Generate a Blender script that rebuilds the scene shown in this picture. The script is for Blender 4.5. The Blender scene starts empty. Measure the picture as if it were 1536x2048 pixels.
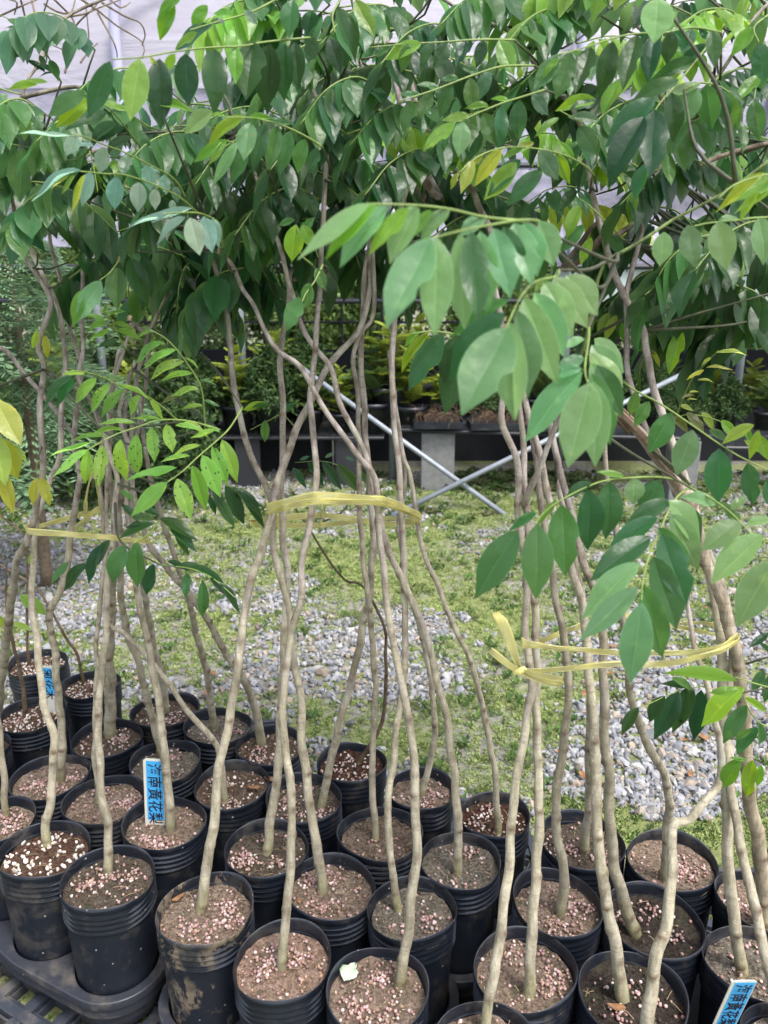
import bpy, math, random
import numpy as np
from mathutils import Vector, Matrix, noise
random.seed(7); rng = np.random.default_rng(7)
sc = bpy.context.scene
COL = sc.collection
# ------------------------------------------------------------------ camera
F = 1547.0; PITCH = math.radians(16.4); H = 1.57
cam_d = bpy.data.cameras.new("camera"); cam = bpy.data.objects.new("camera", cam_d); COL.objects.link(cam)
cam.location = (0, 0, H); cam.rotation_euler = (math.radians(90) - PITCH, 0, 0)
cam_d.sensor_fit = 'VERTICAL'; cam_d.sensor_height = 36; cam_d.lens = F / 2048 * 36
cam_d.clip_start = 0.02; cam_d.clip_end = 500
cam_d.dof.use_dof = True; cam_d.dof.focus_distance = 1.55; cam_d.dof.aperture_fstop = 6.5
sc.camera = cam
# ------------------------------------------------------------------ light
EL, AZ = math.radians(58), math.radians(-35)
w = bpy.data.worlds.new("World"); sc.world = w; w.use_nodes = True
nt = w.node_tree; bg = nt.nodes['Background']
sky = nt.nodes.new('ShaderNodeTexSky'); sky.sky_type = 'NISHITA'; sky.sun_disc = False
sky.sun_elevation = EL; sky.sun_rotation = AZ; sky.dust_density = 4.0; sky.air_density = 1.0; sky.ozone_density = 1.0
hs = nt.nodes.new('ShaderNodeHueSaturation'); hs.inputs['Saturation'].default_value = 0.6
nt.links.new(sky.outputs[0], hs.inputs['Color']); nt.links.new(hs.outputs[0], bg.inputs[0]); bg.inputs[1].default_value = 0.15
sl = bpy.data.lights.new("sun", 'SUN'); sl.energy = 1.5; sl.angle = math.radians(12); sl.color = (1, .97, .92)
so = bpy.data.objects.new("sun", sl); COL.objects.link(so)
sdir = Vector((math.sin(AZ) * math.cos(EL), math.cos(AZ) * math.cos(EL), math.sin(EL)))   # towards the sun
sdir = Vector((0.35, -0.45, 1.0)).normalized()
sky.sun_elevation = math.asin(sdir.z); sky.sun_rotation = math.atan2(sdir.x, sdir.y)
so.rotation_euler = sdir.to_track_quat('Z', 'Y').to_euler(); so.location = (0, 0, 8)
sc.view_settings.view_transform = 'Standard'; sc.view_settings.look = 'None'
sc.view_settings.gamma = 1; sc.view_settings.use_curve_mapping = False
sc.view_settings.exposure = 1.25
sc.cycles.max_bounces = 8; sc.cycles.transparent_max_bounces = 12
sc.cycles.sample_clamp_indirect = 4

# ------------------------------------------------------------------ pixel helpers
cp, sp_ = math.cos(PITCH), math.sin(PITCH)
def ray(px, py):
    u = (px - 768) / F; v = (1024 - py) / F
    return Vector((u, cp + v * sp_, -sp_ + v * cp))
def PY(px, py, Y):
    d = ray(px, py); return Vector((0, 0, H)) + d * (Y / d.y)
def PZ(px, py, z):
    d = ray(px, py); return Vector((0, 0, H)) + d * ((z - H) / d.z)
def proj(p):
    d = (p[0], p[1], p[2] - H); z = d[1] * cp - d[2] * sp_
    if z < 0.02: return (-9999, -9999, z)
    return (768 + F * d[0] / z, 1024 - F * (d[1] * sp_ + d[2] * cp) / z, z)
OFF = {1: (0, 1280, .5), 2: (768, 1280, .5), 3: (0, 640, .5), 4: (768, 640, .5), 5: (0, 0, .5), 6: (768, 0, .5), 0: (0, 0, 1), 7: (0, 0, 400 / 1536)}
def R(n, x, y):
    o = OFF[n]; return (o[0] + x * o[2], o[1] + y * o[2])

# ------------------------------------------------------------------ material helpers
def mat(name):
    m = bpy.data.materials.new(name); m.use_nodes = True
    n = m.node_tree; return m, n, n.nodes['Principled BSDF']
def N(n, t, **kw):
    x = n.nodes.new('ShaderNode' + t)
    for k, v in kw.items():
        if hasattr(x, k): setattr(x, k, v)
        else: x.inputs[k].default_value = v
    return x
def ramp(n, stops, fac):
    r = n.nodes.new('ShaderNodeValToRGB'); e = r.color_ramp.elements
    while len(e) < len(stops): e.new(0.5)
    for i, (p, c) in enumerate(stops): e[i].position = p; e[i].color = (*c, 1) if len(c) == 3 else c
    n.links.new(fac, r.inputs[0]); return r
def mix(n, fac, a, b, mode='MIX'):
    m = n.nodes.new('ShaderNodeMix'); m.data_type = 'RGBA'; m.blend_type = mode
    for s, v in ((m.inputs[0], fac), (m.inputs[6], a), (m.inputs[7], b)):
        if hasattr(v, 'is_output'): n.links.new(v, s)
        elif isinstance(v, (int, float)): s.default_value = v
        else: s.default_value = (*v, 1)
    return m.outputs[2]
def math_(n, op, a, b=None, c=None):
    m = n.nodes.new('ShaderNodeMath'); m.operation = op
    for s, v in zip(m.inputs, (a, b, c)):
        if v is None: continue
        if hasattr(v, 'is_output'): n.links.new(v, s)
        else: s.default_value = v
    return m.outputs[0]
def bump(n, h, b, strength=.4, dist=.002):
    x = N(n, 'Bump', Strength=strength, Distance=dist); n.links.new(h, x.inputs['Height']); n.links.new(x.outputs[0], b.inputs['Normal']); return x
def plain(name, c, rough=.6, metal=0, nscale=0, namt=.25, bmp=0, bd=.002, spec=.5):
    m, n, b = mat(name); b.inputs['Roughness'].default_value = rough; b.inputs['Metallic'].default_value = metal
    b.inputs['Specular IOR Level'].default_value = spec
    b.inputs['Base Color'].default_value = (*c, 1)
    if nscale:
        tc = N(n, 'TexCoord'); no = N(n, 'TexNoise', Scale=nscale, Detail=6, Roughness=.6); n.links.new(tc.outputs['Object'], no.inputs['Vector'])
        r = ramp(n, [(.3, tuple(x * (1 - namt) for x in c)), (.7, tuple(min(1, x * (1 + namt)) for x in c))], no.outputs[0])
        n.links.new(r.outputs[0], b.inputs['Base Color'])
        if bmp: bump(n, no.outputs[0], b, bmp, bd)
    return m

# leaf material: colour comes from the object colour, alpha = how spotted
def leaf_material():
    m, n, b = mat("leaf_blade")
    oi = N(n, 'ObjectInfo'); uv = N(n, 'UVMap'); sx = N(n, 'SeparateXYZ'); n.links.new(uv.outputs[0], sx.inputs[0])
    U, V = sx.outputs[0], sx.outputs[1]
    au = math_(n, 'ABSOLUTE', math_(n, 'SUBTRACT', U, .5))
    tc = N(n, 'TexCoord'); off = N(n, 'VectorMath', operation='ADD'); n.links.new(tc.outputs['Object'], off.inputs[0])
    cx = N(n, 'CombineXYZ'); n.links.new(math_(n, 'MULTIPLY', oi.outputs['Random'], 37.), cx.inputs[0]); n.links.new(math_(n, 'MULTIPLY', oi.outputs['Random'], 91.), cx.inputs[1]); n.links.new(cx.outputs[0], off.inputs[1])
    mott = N(n, 'TexNoise', Scale=2.2, Detail=3); n.links.new(off.outputs[0], mott.inputs['Vector'])
    fine = N(n, 'TexNoise', Scale=26., Detail=3); n.links.new(off.outputs[0], fine.inputs['Vector'])
    base = oi.outputs['Color']
    lime = N(n, 'HueSaturation', Hue=.46, Saturation=1.1, Value=1.9); n.links.new(base, lime.inputs['Color'])
    f1 = ramp(n, [(.62, (0, 0, 0)), (.8, (.6, .6, .6))], mott.outputs[0])
    c = mix(n, f1.outputs[0], base, lime.outputs[0])
    hv = N(n, 'HueSaturation', Value=1.25, Saturation=.95); n.links.new(c, hv.inputs['Color'])
    c = mix(n, fine.outputs[0], c, hv.outputs[0])
    # lateral veins
    ph = math_(n, 'SUBTRACT', math_(n, 'MULTIPLY', V, 15.), math_(n, 'MULTIPLY', au, 9.))
    fr = math_(n, 'ABSOLUTE', math_(n, 'SUBTRACT', math_(n, 'FRACT', ph), .5))
    vein = math_(n, 'LESS_THAN', fr, .045)
    mid = math_(n, 'LESS_THAN', au, .022)
    pale = N(n, 'HueSaturation', Saturation=.85, Value=1.9); n.links.new(c, pale.inputs['Color'])
    c = mix(n, math_(n, 'MULTIPLY', vein, .12), c, pale.outputs[0]); c = mix(n, math_(n, 'MULTIPLY', mid, .3), c, pale.outputs[0])
    c = mix(n, math_(n, 'MULTIPLY', math_(n, 'GREATER_THAN', au, .475), .3), c, pale.outputs[0])
    # underside paler
    geo = N(n, 'NewGeometry'); und = N(n, 'HueSaturation', Saturation=.8, Value=1.35); n.links.new(c, und.inputs['Color'])
    c = mix(n, geo.outputs['Backfacing'], c, und.outputs[0])
    # insect spots, browned scars
    vo = N(n, 'TexVoronoi', Scale=9.); n.links.new(off.outputs[0], vo.inputs['Vector'])
    spot = math_(n, 'LESS_THAN', vo.outputs['Distance'], .24)
    sel = math_(n, 'GREATER_THAN', N(n, 'SeparateColor').outputs[0], 2)
    sep = N(n, 'SeparateColor'); n.links.new(vo.outputs['Color'], sep.inputs[0])
    sel = math_(n, 'LESS_THAN', sep.outputs[0], math_(n, 'SUBTRACT', 1.03, oi.outputs['Alpha']))
    c = mix(n, math_(n, 'MULTIPLY', math_(n, 'MULTIPLY', spot, sel), .85), c, (.02, .018, .012))
    big = N(n, 'TexNoise', Scale=1.3, Detail=2); o2 = N(n, 'VectorMath', operation='ADD'); n.links.new(off.outputs[0], o2.inputs[0]); o2.inputs[1].default_value = (5, 3, 9); n.links.new(o2.outputs[0], big.inputs['Vector'])
    f2 = ramp(n, [(.765, (0, 0, 0)), (.78, (1, 1, 1))], big.outputs[0])
    c = mix(n, math_(n, 'MULTIPLY', f2.outputs[0], .7), c, (.34, .24, .09))
    n.links.new(c, b.inputs['Base Color'])
    b.inputs['Roughness'].default_value = .37; b.inputs['Specular IOR Level'].default_value = .6
    h = math_(n, 'ADD', math_(n, 'MULTIPLY', vein, -.5), math_(n, 'ADD', math_(n, 'MULTIPLY', mid, -1.), math_(n, 'MULTIPLY', mott.outputs[0], 2.5)))
    bump(n, h, b, .7, .0022)
    tr = N(n, 'BsdfTranslucent'); tcol = N(n, 'HueSaturation', Hue=.465, Saturation=1.2, Value=2.4); n.links.new(c, tcol.inputs['Color']); n.links.new(tcol.outputs[0], tr.inputs[0])
    ms = N(n, 'MixShader'); ms.inputs[0].default_value = .5
    out = n.nodes['Material Output']; n.links.new(b.outputs[0], ms.inputs[1]); n.links.new(tr.outputs[0], ms.inputs[2]); n.links.new(ms.outputs[0], out.inputs[0])
    return m
M = {}
M['leaf'] = leaf_material()
M['stalk'] = plain("green_stalk", (.17, .24, .06), .5, nscale=40)
M['twiglet'] = plain('green_brown_twig', (.055, .06, .032), .6, nscale=50, namt=.4)
M['twig'] = plain("brown_twig", (.16, .12, .08), .7, nscale=60, namt=.4, bmp=.5)
M['dtwig'] = plain("dark_twig", (.055, .038, .03), .7, nscale=60, namt=.4, bmp=.5)

def bark_material():
    m, n, b = mat("pale_bark"); tc = N(n, 'TexCoord'); oi = N(n, 'ObjectInfo'); at = N(n, 'Attribute', attribute_name='hfac')
    mp = N(n, 'Mapping'); mp.inputs['Scale'].default_value = (1, 1, .28); n.links.new(tc.outputs['Object'], mp.inputs[0])
    n1 = N(n, 'TexNoise', Scale=55., Detail=7, Roughness=.65); n.links.new(mp.outputs[0], n1.inputs['Vector'])
    n2 = N(n, 'TexNoise', Scale=9., Detail=4); n.links.new(tc.outputs['Object'], n2.inputs['Vector'])
    low = ramp(n, [(.28, (.17, .15, .10)), (.5, (.37, .335, .25)), (.72, (.57, .52, .41))], n1.outputs[0])
    high = ramp(n, [(.30, (.12, .10, .095)), (.5, (.33, .285, .27)), (.70, (.56, .50, .48))], n1.outputs[0])
    hf = math_(n, 'ADD', at.outputs['Fac'], math_(n, 'MULTIPLY', math_(n, 'SUBTRACT', n2.outputs[0], .5), .9))
    hf2 = ramp(n, [(.38, (0, 0, 0)), (.75, (1, 1, 1))], hf)
    c = mix(n, hf2.outputs[0], low.outputs[0], high.outputs[0])
    # greenish algae foot
    foot = ramp(n, [(.0, (.7, .7, .7)), (.07, (0, 0, 0))], at.outputs['Fac'])
    c = mix(n, foot.outputs[0], c, (.20, .20, .07))
    mr2 = N(n, 'Mapping'); mr2.inputs['Scale'].default_value = (.35, .35, 3.2); n.links.new(tc.outputs['Object'], mr2.inputs[0]); n5 = N(n, 'TexNoise', Scale=60., Detail=5, Roughness=.7); n.links.new(mr2.outputs[0], n5.inputs['Vector'])
    rg = ramp(n, [(.52, (0, 0, 0)), (.66, (1, 1, 1))], n5.outputs[0]); c = mix(n, math_(n, 'MULTIPLY', rg.outputs[0], .45), c, (.14, .11, .08))
    # lenticels: small pale dots, dark flecks
    vo = N(n, 'TexVoronoi', Scale=170.); n.links.new(tc.outputs['Object'], vo.inputs['Vector'])
    c = mix(n, math_(n, 'MULTIPLY', math_(n, 'LESS_THAN', vo.outputs['Distance'], .24), .45), c, (.5, .44, .34))
    n3 = N(n, 'TexNoise', Scale=28., Detail=5); n.links.new(mp.outputs[0], n3.inputs['Vector'])
    fl = ramp(n, [(.55, (0, 0, 0)), (.64, (1, 1, 1))], n3.outputs[0])
    c = mix(n, math_(n, 'MULTIPLY', fl.outputs[0], .5), c, (.10, .085, .06))
    lich = ramp(n, [(.62, (0, 0, 0)), (.70, (1, 1, 1))], n2.outputs[0])
    c = mix(n, math_(n, 'MULTIPLY', lich.outputs[0], .5), c, (.50, .48, .43))
    sca = N(n, 'Attribute', attribute_name='scar'); c = mix(n, math_(n, 'MULTIPLY', sca.outputs['Fac'], .95), c, (.11, .07, .045))
    c = mix(n, 1., c, oi.outputs['Color'], 'MULTIPLY')
    n.links.new(c, b.inputs['Base Color']); b.inputs['Roughness'].default_value = .75; b.inputs['Specular IOR Level'].default_value = .3
    bump(n, n1.outputs[0], b, 1., .005); return m
M['bark'] = bark_material()

def soil_material():
    m, n, b = mat("potting_soil"); tc = N(n, 'TexCoord'); oi = N(n, 'ObjectInfo')
    um = N(n, 'Mapping'); um.inputs['Scale'].default_value = (.19, .19, .3); n.links.new(tc.outputs['Object'], um.inputs[0])
    off = N(n, 'VectorMath', operation='ADD'); n.links.new(um.outputs[0], off.inputs[0]); cx = N(n, 'CombineXYZ'); n.links.new(math_(n, 'MULTIPLY', oi.outputs['Random'], 20.), cx.inputs[0]); n.links.new(cx.outputs[0], off.inputs[1])
    a = N(n, 'TexNoise', Scale=120., Detail=9, Roughness=.75); n.links.new(off.outputs[0], a.inputs['Vector'])
    g = N(n, 'TexNoise', Scale=24., Detail=5); n.links.new(off.outputs[0], g.inputs['Vector'])
    hv = N(n, 'HueSaturation', Value=.3); n.links.new(oi.outputs['Color'], hv.inputs['Color'])
    hb = N(n, 'HueSaturation', Value=1.3, Saturation=.85); n.links.new(oi.outputs['Color'], hb.inputs['Color'])
    f = ramp(n, [(.36, (0, 0, 0)), (.62, (1, 1, 1))], a.outputs[0])
    c = mix(n, f.outputs[0], hv.outputs[0], hb.outputs[0])
    g3 = N(n, 'TexNoise', Scale=38., Detail=3, Distortion=.5); n.links.new(off.outputs[0], g3.inputs['Vector']); pale_ = N(n, 'HueSaturation', Value=1.55, Saturation=.7); n.links.new(oi.outputs['Color'], pale_.inputs['Color']); pf = ramp(n, [(.5, (0, 0, 0)), (.64, (1, 1, 1))], g3.outputs[0]); c = mix(n, math_(n, 'MULTIPLY', math_(n, 'MULTIPLY', pf.outputs[0], f.outputs[0]), .7), c, pale_.outputs[0])
    mo = ramp(n, [(.55, (0, 0, 0)), (.68, (1, 1, 1))], g.outputs[0])
    c = mix(n, math_(n, 'MULTIPLY', mo.outputs[0], .5), c, (.07, .085, .045))
    n.links.new(c, b.inputs['Base Color']); b.inputs['Roughness'].default_value = .95; b.inputs['Specular IOR Level'].default_value = .15
    bump(n, a.outputs[0], b, 1., .012); return m
M['soil'] = soil_material()
def attr_mat(name, rough=.8, spec=.3, nscale=120, trans=0):
    m, n, b = mat(name); at = N(n, 'Attribute', attribute_name='col'); tc = N(n, 'TexCoord')
    no = N(n, 'TexNoise', Scale=nscale, Detail=4); n.links.new(tc.outputs['Object'], no.inputs['Vector'])
    hv = N(n, 'HueSaturation', Value=.72); n.links.new(at.outputs['Color'], hv.inputs['Color'])
    c = mix(n, no.outputs[0], hv.outputs[0], at.outputs['Color']); n.links.new(c, b.inputs['Base Color'])
    b.inputs['Roughness'].default_value = rough; b.inputs['Specular IOR Level'].default_value = spec
    if trans:
        tr = N(n, 'BsdfTranslucent'); n.links.new(at.outputs['Color'], tr.inputs[0]); ms = N(n, 'MixShader'); ms.inputs[0].default_value = trans
        out = n.nodes['Material Output']; n.links.new(b.outputs[0], ms.inputs[1]); n.links.new(tr.outputs[0], ms.inputs[2]); n.links.new(ms.outputs[0], out.inputs[0])
    return m
M['stone'] = attr_mat("crushed_stone", .75, .35, 90); M['grain'] = attr_mat("fertiliser_grain", .6, .4, 300)
M['herb'] = attr_mat("small_weeds", .6, .3, 20, .35); M['needle'] = attr_mat("tree_leaves", .55, .3, 5, .35)

def plastic_black(name, c, dirt=.3, rough=.42, xy=1.):
    m, n, b = mat(name); tc = N(n, 'TexCoord'); oi = N(n, 'ObjectInfo'); um = N(n, 'Mapping'); um.inputs['Scale'].default_value = (xy, xy, 1); n.links.new(tc.outputs['Object'], um.inputs[0])
    off = N(n, 'VectorMath', operation='ADD'); n.links.new(um.outputs[0], off.inputs[0]); cx = N(n, 'CombineXYZ'); n.links.new(math_(n, 'MULTIPLY', oi.outputs['Random'], 50.), cx.inputs[0]); n.links.new(cx.outputs[0], off.inputs[1])
    a = N(n, 'TexNoise', Scale=24., Detail=8, Roughness=.7); n.links.new(off.outputs[0], a.inputs['Vector'])
    g = N(n, 'TexNoise', Scale=6., Detail=4); n.links.new(off.outputs[0], g.inputs['Vector'])
    f = math_(n, 'MULTIPLY', a.outputs[0], g.outputs[0]); fr = ramp(n, [(.26, (0, 0, 0)), (.42, (1, 1, 1))], f)
    c1 = mix(n, math_(n, 'MULTIPLY', fr.outputs[0], dirt), c, (.20, .17, .13))
    sp = N(n, 'TexVoronoi', Scale=60.); n.links.new(off.outputs[0], sp.inputs['Vector']); sc_ = N(n, 'SeparateColor'); n.links.new(sp.outputs['Color'], sc_.inputs[0])
    dot = math_(n, 'MULTIPLY', math_(n, 'LESS_THAN', sp.outputs['Distance'], .13), math_(n, 'LESS_THAN', sc_.outputs[0], .10))
    c1 = mix(n, math_(n, 'MULTIPLY', dot, .7), c1, (.4, .38, .33))
    # mud splashes on a few pots, driven by the object colour's alpha
    mud = N(n, 'TexNoise', Scale=26., Detail=12, Roughness=.78); mp = N(n, 'Mapping'); mp.inputs['Scale'].default_value = (1, 1, .5); n.links.new(um.outputs[0], mp.inputs[0]); n.links.new(mp.outputs[0], mud.inputs['Vector'])
    thr = math_(n, 'SUBTRACT', mud.outputs[0], oi.outputs['Alpha'])
    low = N(n, 'TexNoise', Scale=11., Detail=3); n.links.new(um.outputs[0], low.inputs['Vector']); lr = ramp(n, [(.47, (0, 0, 0)), (.56, (1, 1, 1))], low.outputs[0])
    mr0 = ramp(n, [(.0, (0, 0, 0)), (.04, (1, 1, 1))], thr); mrn = N(n, 'Math', operation='MULTIPLY'); n.links.new(mr0.outputs[0], mrn.inputs[0]); n.links.new(lr.outputs[0], mrn.inputs[1]); mr = mrn
    c1 = mix(n, math_(n, 'MULTIPLY', mr.outputs[0], .75), c1, (.21, .165, .115))
    if xy < 1:   # pale lines painted for the ridge highlights, plus scuffed lip
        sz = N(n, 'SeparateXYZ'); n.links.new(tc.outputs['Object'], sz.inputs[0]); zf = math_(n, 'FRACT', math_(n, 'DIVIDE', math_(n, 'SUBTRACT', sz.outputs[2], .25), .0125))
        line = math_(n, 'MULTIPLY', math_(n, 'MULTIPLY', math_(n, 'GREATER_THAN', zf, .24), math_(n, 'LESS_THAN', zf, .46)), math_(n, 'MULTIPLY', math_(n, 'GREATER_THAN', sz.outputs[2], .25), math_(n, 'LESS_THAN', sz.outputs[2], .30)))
        lip = math_(n, 'GREATER_THAN', sz.outputs[2], .3165); glintwearf = math_(n, 'MULTIPLY', math_(n, 'MAXIMUM', line, math_(n, 'MULTIPLY', lip, .6)), math_(n, 'ADD', a.outputs[0], .1))
        c1 = mix(n, glintwearf, c1, (.075, .085, .11))
    n.links.new(c1, b.inputs['Base Color']); b.inputs['Specular IOR Level'].default_value = .5
    rr = ramp(n, [(.3, (rough - .08,) * 3), (.7, (rough + .25,) * 3)], a.outputs[0]); n.links.new(rr.outputs[0], b.inputs['Roughness'])
    bump(n, a.outputs[0], b, .12, .001); return m
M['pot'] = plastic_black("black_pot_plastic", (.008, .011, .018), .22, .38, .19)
M['tray'] = plastic_black("black_tray_plastic", (.028, .031, .041), .35, .42)
M['grid'] = plastic_black("grey_grid_plastic", (.030, .036, .050), .4, .5)

# ------------------------------------------------------------------ object helpers
def link(o, parent=None):
    COL.objects.link(o)
    if parent is not None: o.parent = parent
    return o
def obj(name, me, parent=None, m=None):
    if m is not None and not me.materials: me.materials.append(m)
    return link(bpy.data.objects.new(name, me), parent)
def empty(name, loc=(0, 0, 0)):
    o = bpy.data.objects.new(name, None); o.empty_display_size = .05; o.location = loc; return link(o)
def tag(o, label, cat=None, group=None, kind=None):
    if label: o['label'] = label
    if cat: o['category'] = cat
    if group: o['group'] = group
    if kind: o['kind'] = kind
    return o
def mesh(name, V, Fc, smooth=False):
    me = bpy.data.meshes.new(name); me.from_pydata([tuple(v) for v in V], [], Fc); me.update()
    if smooth: me.polygons.foreach_set('use_smooth', [True] * len(me.polygons))
    return me
def mesh_np(name, V, Fa, smooth=False, col=None):
    me = bpy.data.meshes.new(name); k = Fa.shape[1]
    me.vertices.add(len(V)); me.vertices.foreach_set('co', np.ascontiguousarray(V, dtype=np.float32).ravel())
    me.loops.add(Fa.size); me.loops.foreach_set('vertex_index', Fa.astype(np.int32).ravel())
    me.polygons.add(len(Fa)); me.polygons.foreach_set('loop_start', np.arange(0, Fa.size, k, dtype=np.int32))
    me.update(calc_edges=True)
    me.polygons.foreach_set('use_smooth', np.full(len(Fa), smooth))
    if col is not None:
        a = me.attributes.new('col', 'FLOAT_COLOR', 'POINT'); c = np.ones((len(V), 4), np.float32); c[:, :3] = col; a.data.foreach_set('color', c.ravel())
    me.validate(); return me
def catmull(P, step):
    P = [Vector(p) for p in P]
    if len(P) < 3: Q = [P[0], (P[0] + P[-1]) / 2, P[-1]]
    else: Q = P
    Q = [Q[0] * 2 - Q[1]] + Q + [Q[-1] * 2 - Q[-2]]; out = []
    for i in range(1, len(Q) - 2):
        a, b, c, d = Q[i - 1:i + 3]; n = max(1, int((c - b).length / step))
        for j in range(n):
            t = j / n
            out.append(.5 * ((2 * b) + (c - a) * t + (2 * a - 5 * b + 4 * c - d) * t * t + (3 * b - a - 3 * c + d) * t ** 3))
    out.append(Q[-2].copy()); return out
def tube_arrays(pts, rad, sides, cap=True, jit=None):
    V = []; Fc = []; n = len(pts)
    T = (pts[1] - pts[0]).normalized(); ref = T.orthogonal().normalized()
    for i, p in enumerate(pts):
        t = (pts[min(i + 1, n - 1)] - pts[max(i - 1, 0)])
        t = t.normalized() if t.length > 1e-9 else T
        ref = (ref - t * ref.dot(t)).normalized(); b = t.cross(ref); r = rad(i / (n - 1)) if callable(rad) else rad[i]
        for k in range(sides):
            a = 2 * math.pi * k / sides; rr = r * (jit(i, a) if jit else 1)
            V.append(p + ref * (math.cos(a) * rr) + b * (math.sin(a) * rr))
        T = t
    for i in range(n - 1):
        for k in range(sides):
            k2 = (k + 1) % sides; Fc.append((i * sides + k, i * sides + k2, (i + 1) * sides + k2, (i + 1) * sides + k))
    if cap: Fc.append(tuple(range(sides - 1, -1, -1))); Fc.append(tuple((n - 1) * sides + k for k in range(sides)))
    return V, Fc
class MB:
    def __init__(s): s.V = []; s.F = []
    def add(s, V, Fc):
        o = len(s.V); s.V += [tuple(v) for v in V]; s.F += [tuple(i + o for i in f) for f in Fc]; return s
    def tube(s, pts, rad, sides=8, step=None):
        pts = [Vector(p) for p in pts]
        if step: pts = catmull(pts, step)
        return s.add(*tube_arrays(pts, rad if callable(rad) else (lambda t: rad), sides))
    def box(s, c, h, rot=0, bev=0):
        cr, sr = math.cos(rot), math.sin(rot); V = []
        for z in (-1, 1):
            for x, y in ((-1, -1), (1, -1), (1, 1), (-1, 1)):
                X, Y = x * h[0], y * h[1]; V.append((c[0] + X * cr - Y * sr, c[1] + X * sr + Y * cr, c[2] + z * h[2]))
        return s.add(V, [(3, 2, 1, 0), (4, 5, 6, 7), (0, 1, 5, 4), (1, 2, 6, 5), (2, 3, 7, 6), (3, 0, 4, 7)])
    def build(s, name, m, parent=None, smooth=False):
        return obj(name, mesh(name, s.V, s.F, smooth), parent, m)

# ------------------------------------------------------------------ ground
def vnoise(x, y, s, seed=0):
    return np.array([noise.noise(Vector((a * s, b * s, seed))) for a, b in zip(x, y)])
gx = np.linspace(-60, 60, 61); gy = np.linspace(-6, 90, 61)
GX, GY = np.meshgrid(gx, gy); GV = np.stack([GX.ravel(), GY.ravel(), np.zeros(GX.size)], 1)
idx = np.arange(GX.size).reshape(GX.shape)
GF = np.stack([idx[:-1, :-1].ravel(), idx[:-1, 1:].ravel(), idx[1:, 1:].ravel(), idx[1:, :-1].ravel()], 1)
m, n, b = mat("earth_ground"); tc = N(n, 'TexCoord')
a = N(n, 'TexNoise', Scale=30., Detail=9, Roughness=.7); n.links.new(tc.outputs['Object'], a.inputs['Vector'])
g2 = N(n, 'TexNoise', Scale=1.6, Detail=5); n.links.new(tc.outputs['Object'], g2.inputs['Vector'])
cA = ramp(n, [(.35, (.11, .10, .09)), (.65, (.28, .27, .25))], a.outputs[0]); cB = ramp(n, [(.35, (.10, .12, .04)), (.65, (.24, .27, .10))], a.outputs[0])
fB = ramp(n, [(.42, (0, 0, 0)), (.56, (1, 1, 1))], g2.outputs[0]); n.links.new(mix(n, fB.outputs[0], cA.outputs[0], cB.outputs[0]), b.inputs['Base Color'])
b.inputs['Roughness'].default_value = .95; bump(n, a.outputs[0], b, .8, .01); M['ground'] = m
tag(obj('ground', mesh_np('ground', GV, GF), None, M['ground']), 'earth yard floor covered with gravel and low weeds', kind='structure')

# where weeds (+) and gravel (-) lie, as blobs on the ground found through the picture
blobs = [(820, 1150, 300, 80, 1.5), (420, 1300, 150, 55, 1.2), (770, 1440, 120, 60, .9), (1000, 1545, 120, 80, 1.3), (650, 1450, 60, 90, .5), (1150, 1640, 130, 60, 1.0), (1500, 1700, 90, 120, 1.2),
         (960, 1000, 180, 40, 1.0), (330, 1180, 90, 60, .5), (1080, 1220, 120, 60, .6), (1330, 1180, 120, 50, .6), (1000, 1330, 90, 90, 1.2), (1160, 1420, 70, 130, .5), (500, 1060, 140, 50, .9), (1210, 1360, 60, 60, .5), (960, 1420, 80, 40, .9), (1000, 1480, 110, 60, 1.2),
         (650, 1320, 230, 65, -1.5), (950, 1470, 110, 55, -.7), (1350, 1500, 230, 130, -1.6), (130, 1180, 200, 70, -1.5), (540, 985, 120, 25, -1.6), (330, 985, 100, 22, -1), (700, 1060, 80, 15, -.6), (880, 1245, 80, 25, -.7), (1100, 1280, 60, 40, -.6), (600, 1190, 60, 30, -.8), (870, 955, 60, 40, -.8), (1480, 1350, 120, 60, -.7), (1270, 1290, 90, 40, -.8), (880, 1380, 130, 40, -1.0), (1100, 1520, 100, 45, -1.0)]
def weed_field(x, y):
    d = np.stack([x, y, np.full_like(x, -H)], 1); z = d[:, 1] * cp - d[:, 2] * sp_
    px = 768 + F * d[:, 0] / z; py = 1024 - F * (d[:, 1] * sp_ + d[:, 2] * cp) / z
    v = np.zeros_like(x)
    for bx, by, rx, ry, a in blobs: v += a * np.exp(-((px - bx) / rx) ** 2 - ((py - by) / ry) ** 2)
    return v + 1.1 * vnoise(x, y, 2.6, 3.) + .9 * vnoise(x, y, 9., 8.) + .28, px, py
ico_V = None
def ico(sub):
    import bmesh
    bm = bmesh.new(); bmesh.ops.create_icosphere(bm, subdivisions=sub, radius=1)
    V = np.array([v.co[:] for v in bm.verts]); Fa = np.array([[v.index for v in f.verts] for f in bm.faces]); bm.free(); return V, Fa
I1V, I1F = ico(1); I2V, I2F = ico(2)
def rand_rot(n):
    q = rng.normal(size=(n, 4)); q /= np.linalg.norm(q, axis=1)[:, None]; a, b, c, d = q.T
    return np.stack([np.stack([1 - 2 * (c * c + d * d), 2 * (b * c - a * d), 2 * (b * d + a * c)], 1), np.stack([2 * (b * c + a * d), 1 - 2 * (b * b + d * d), 2 * (c * d - a * b)], 1), np.stack([2 * (b * d - a * c), 2 * (c * d + a * b), 1 - 2 * (b * b + c * c)], 1)], 1)
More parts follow.
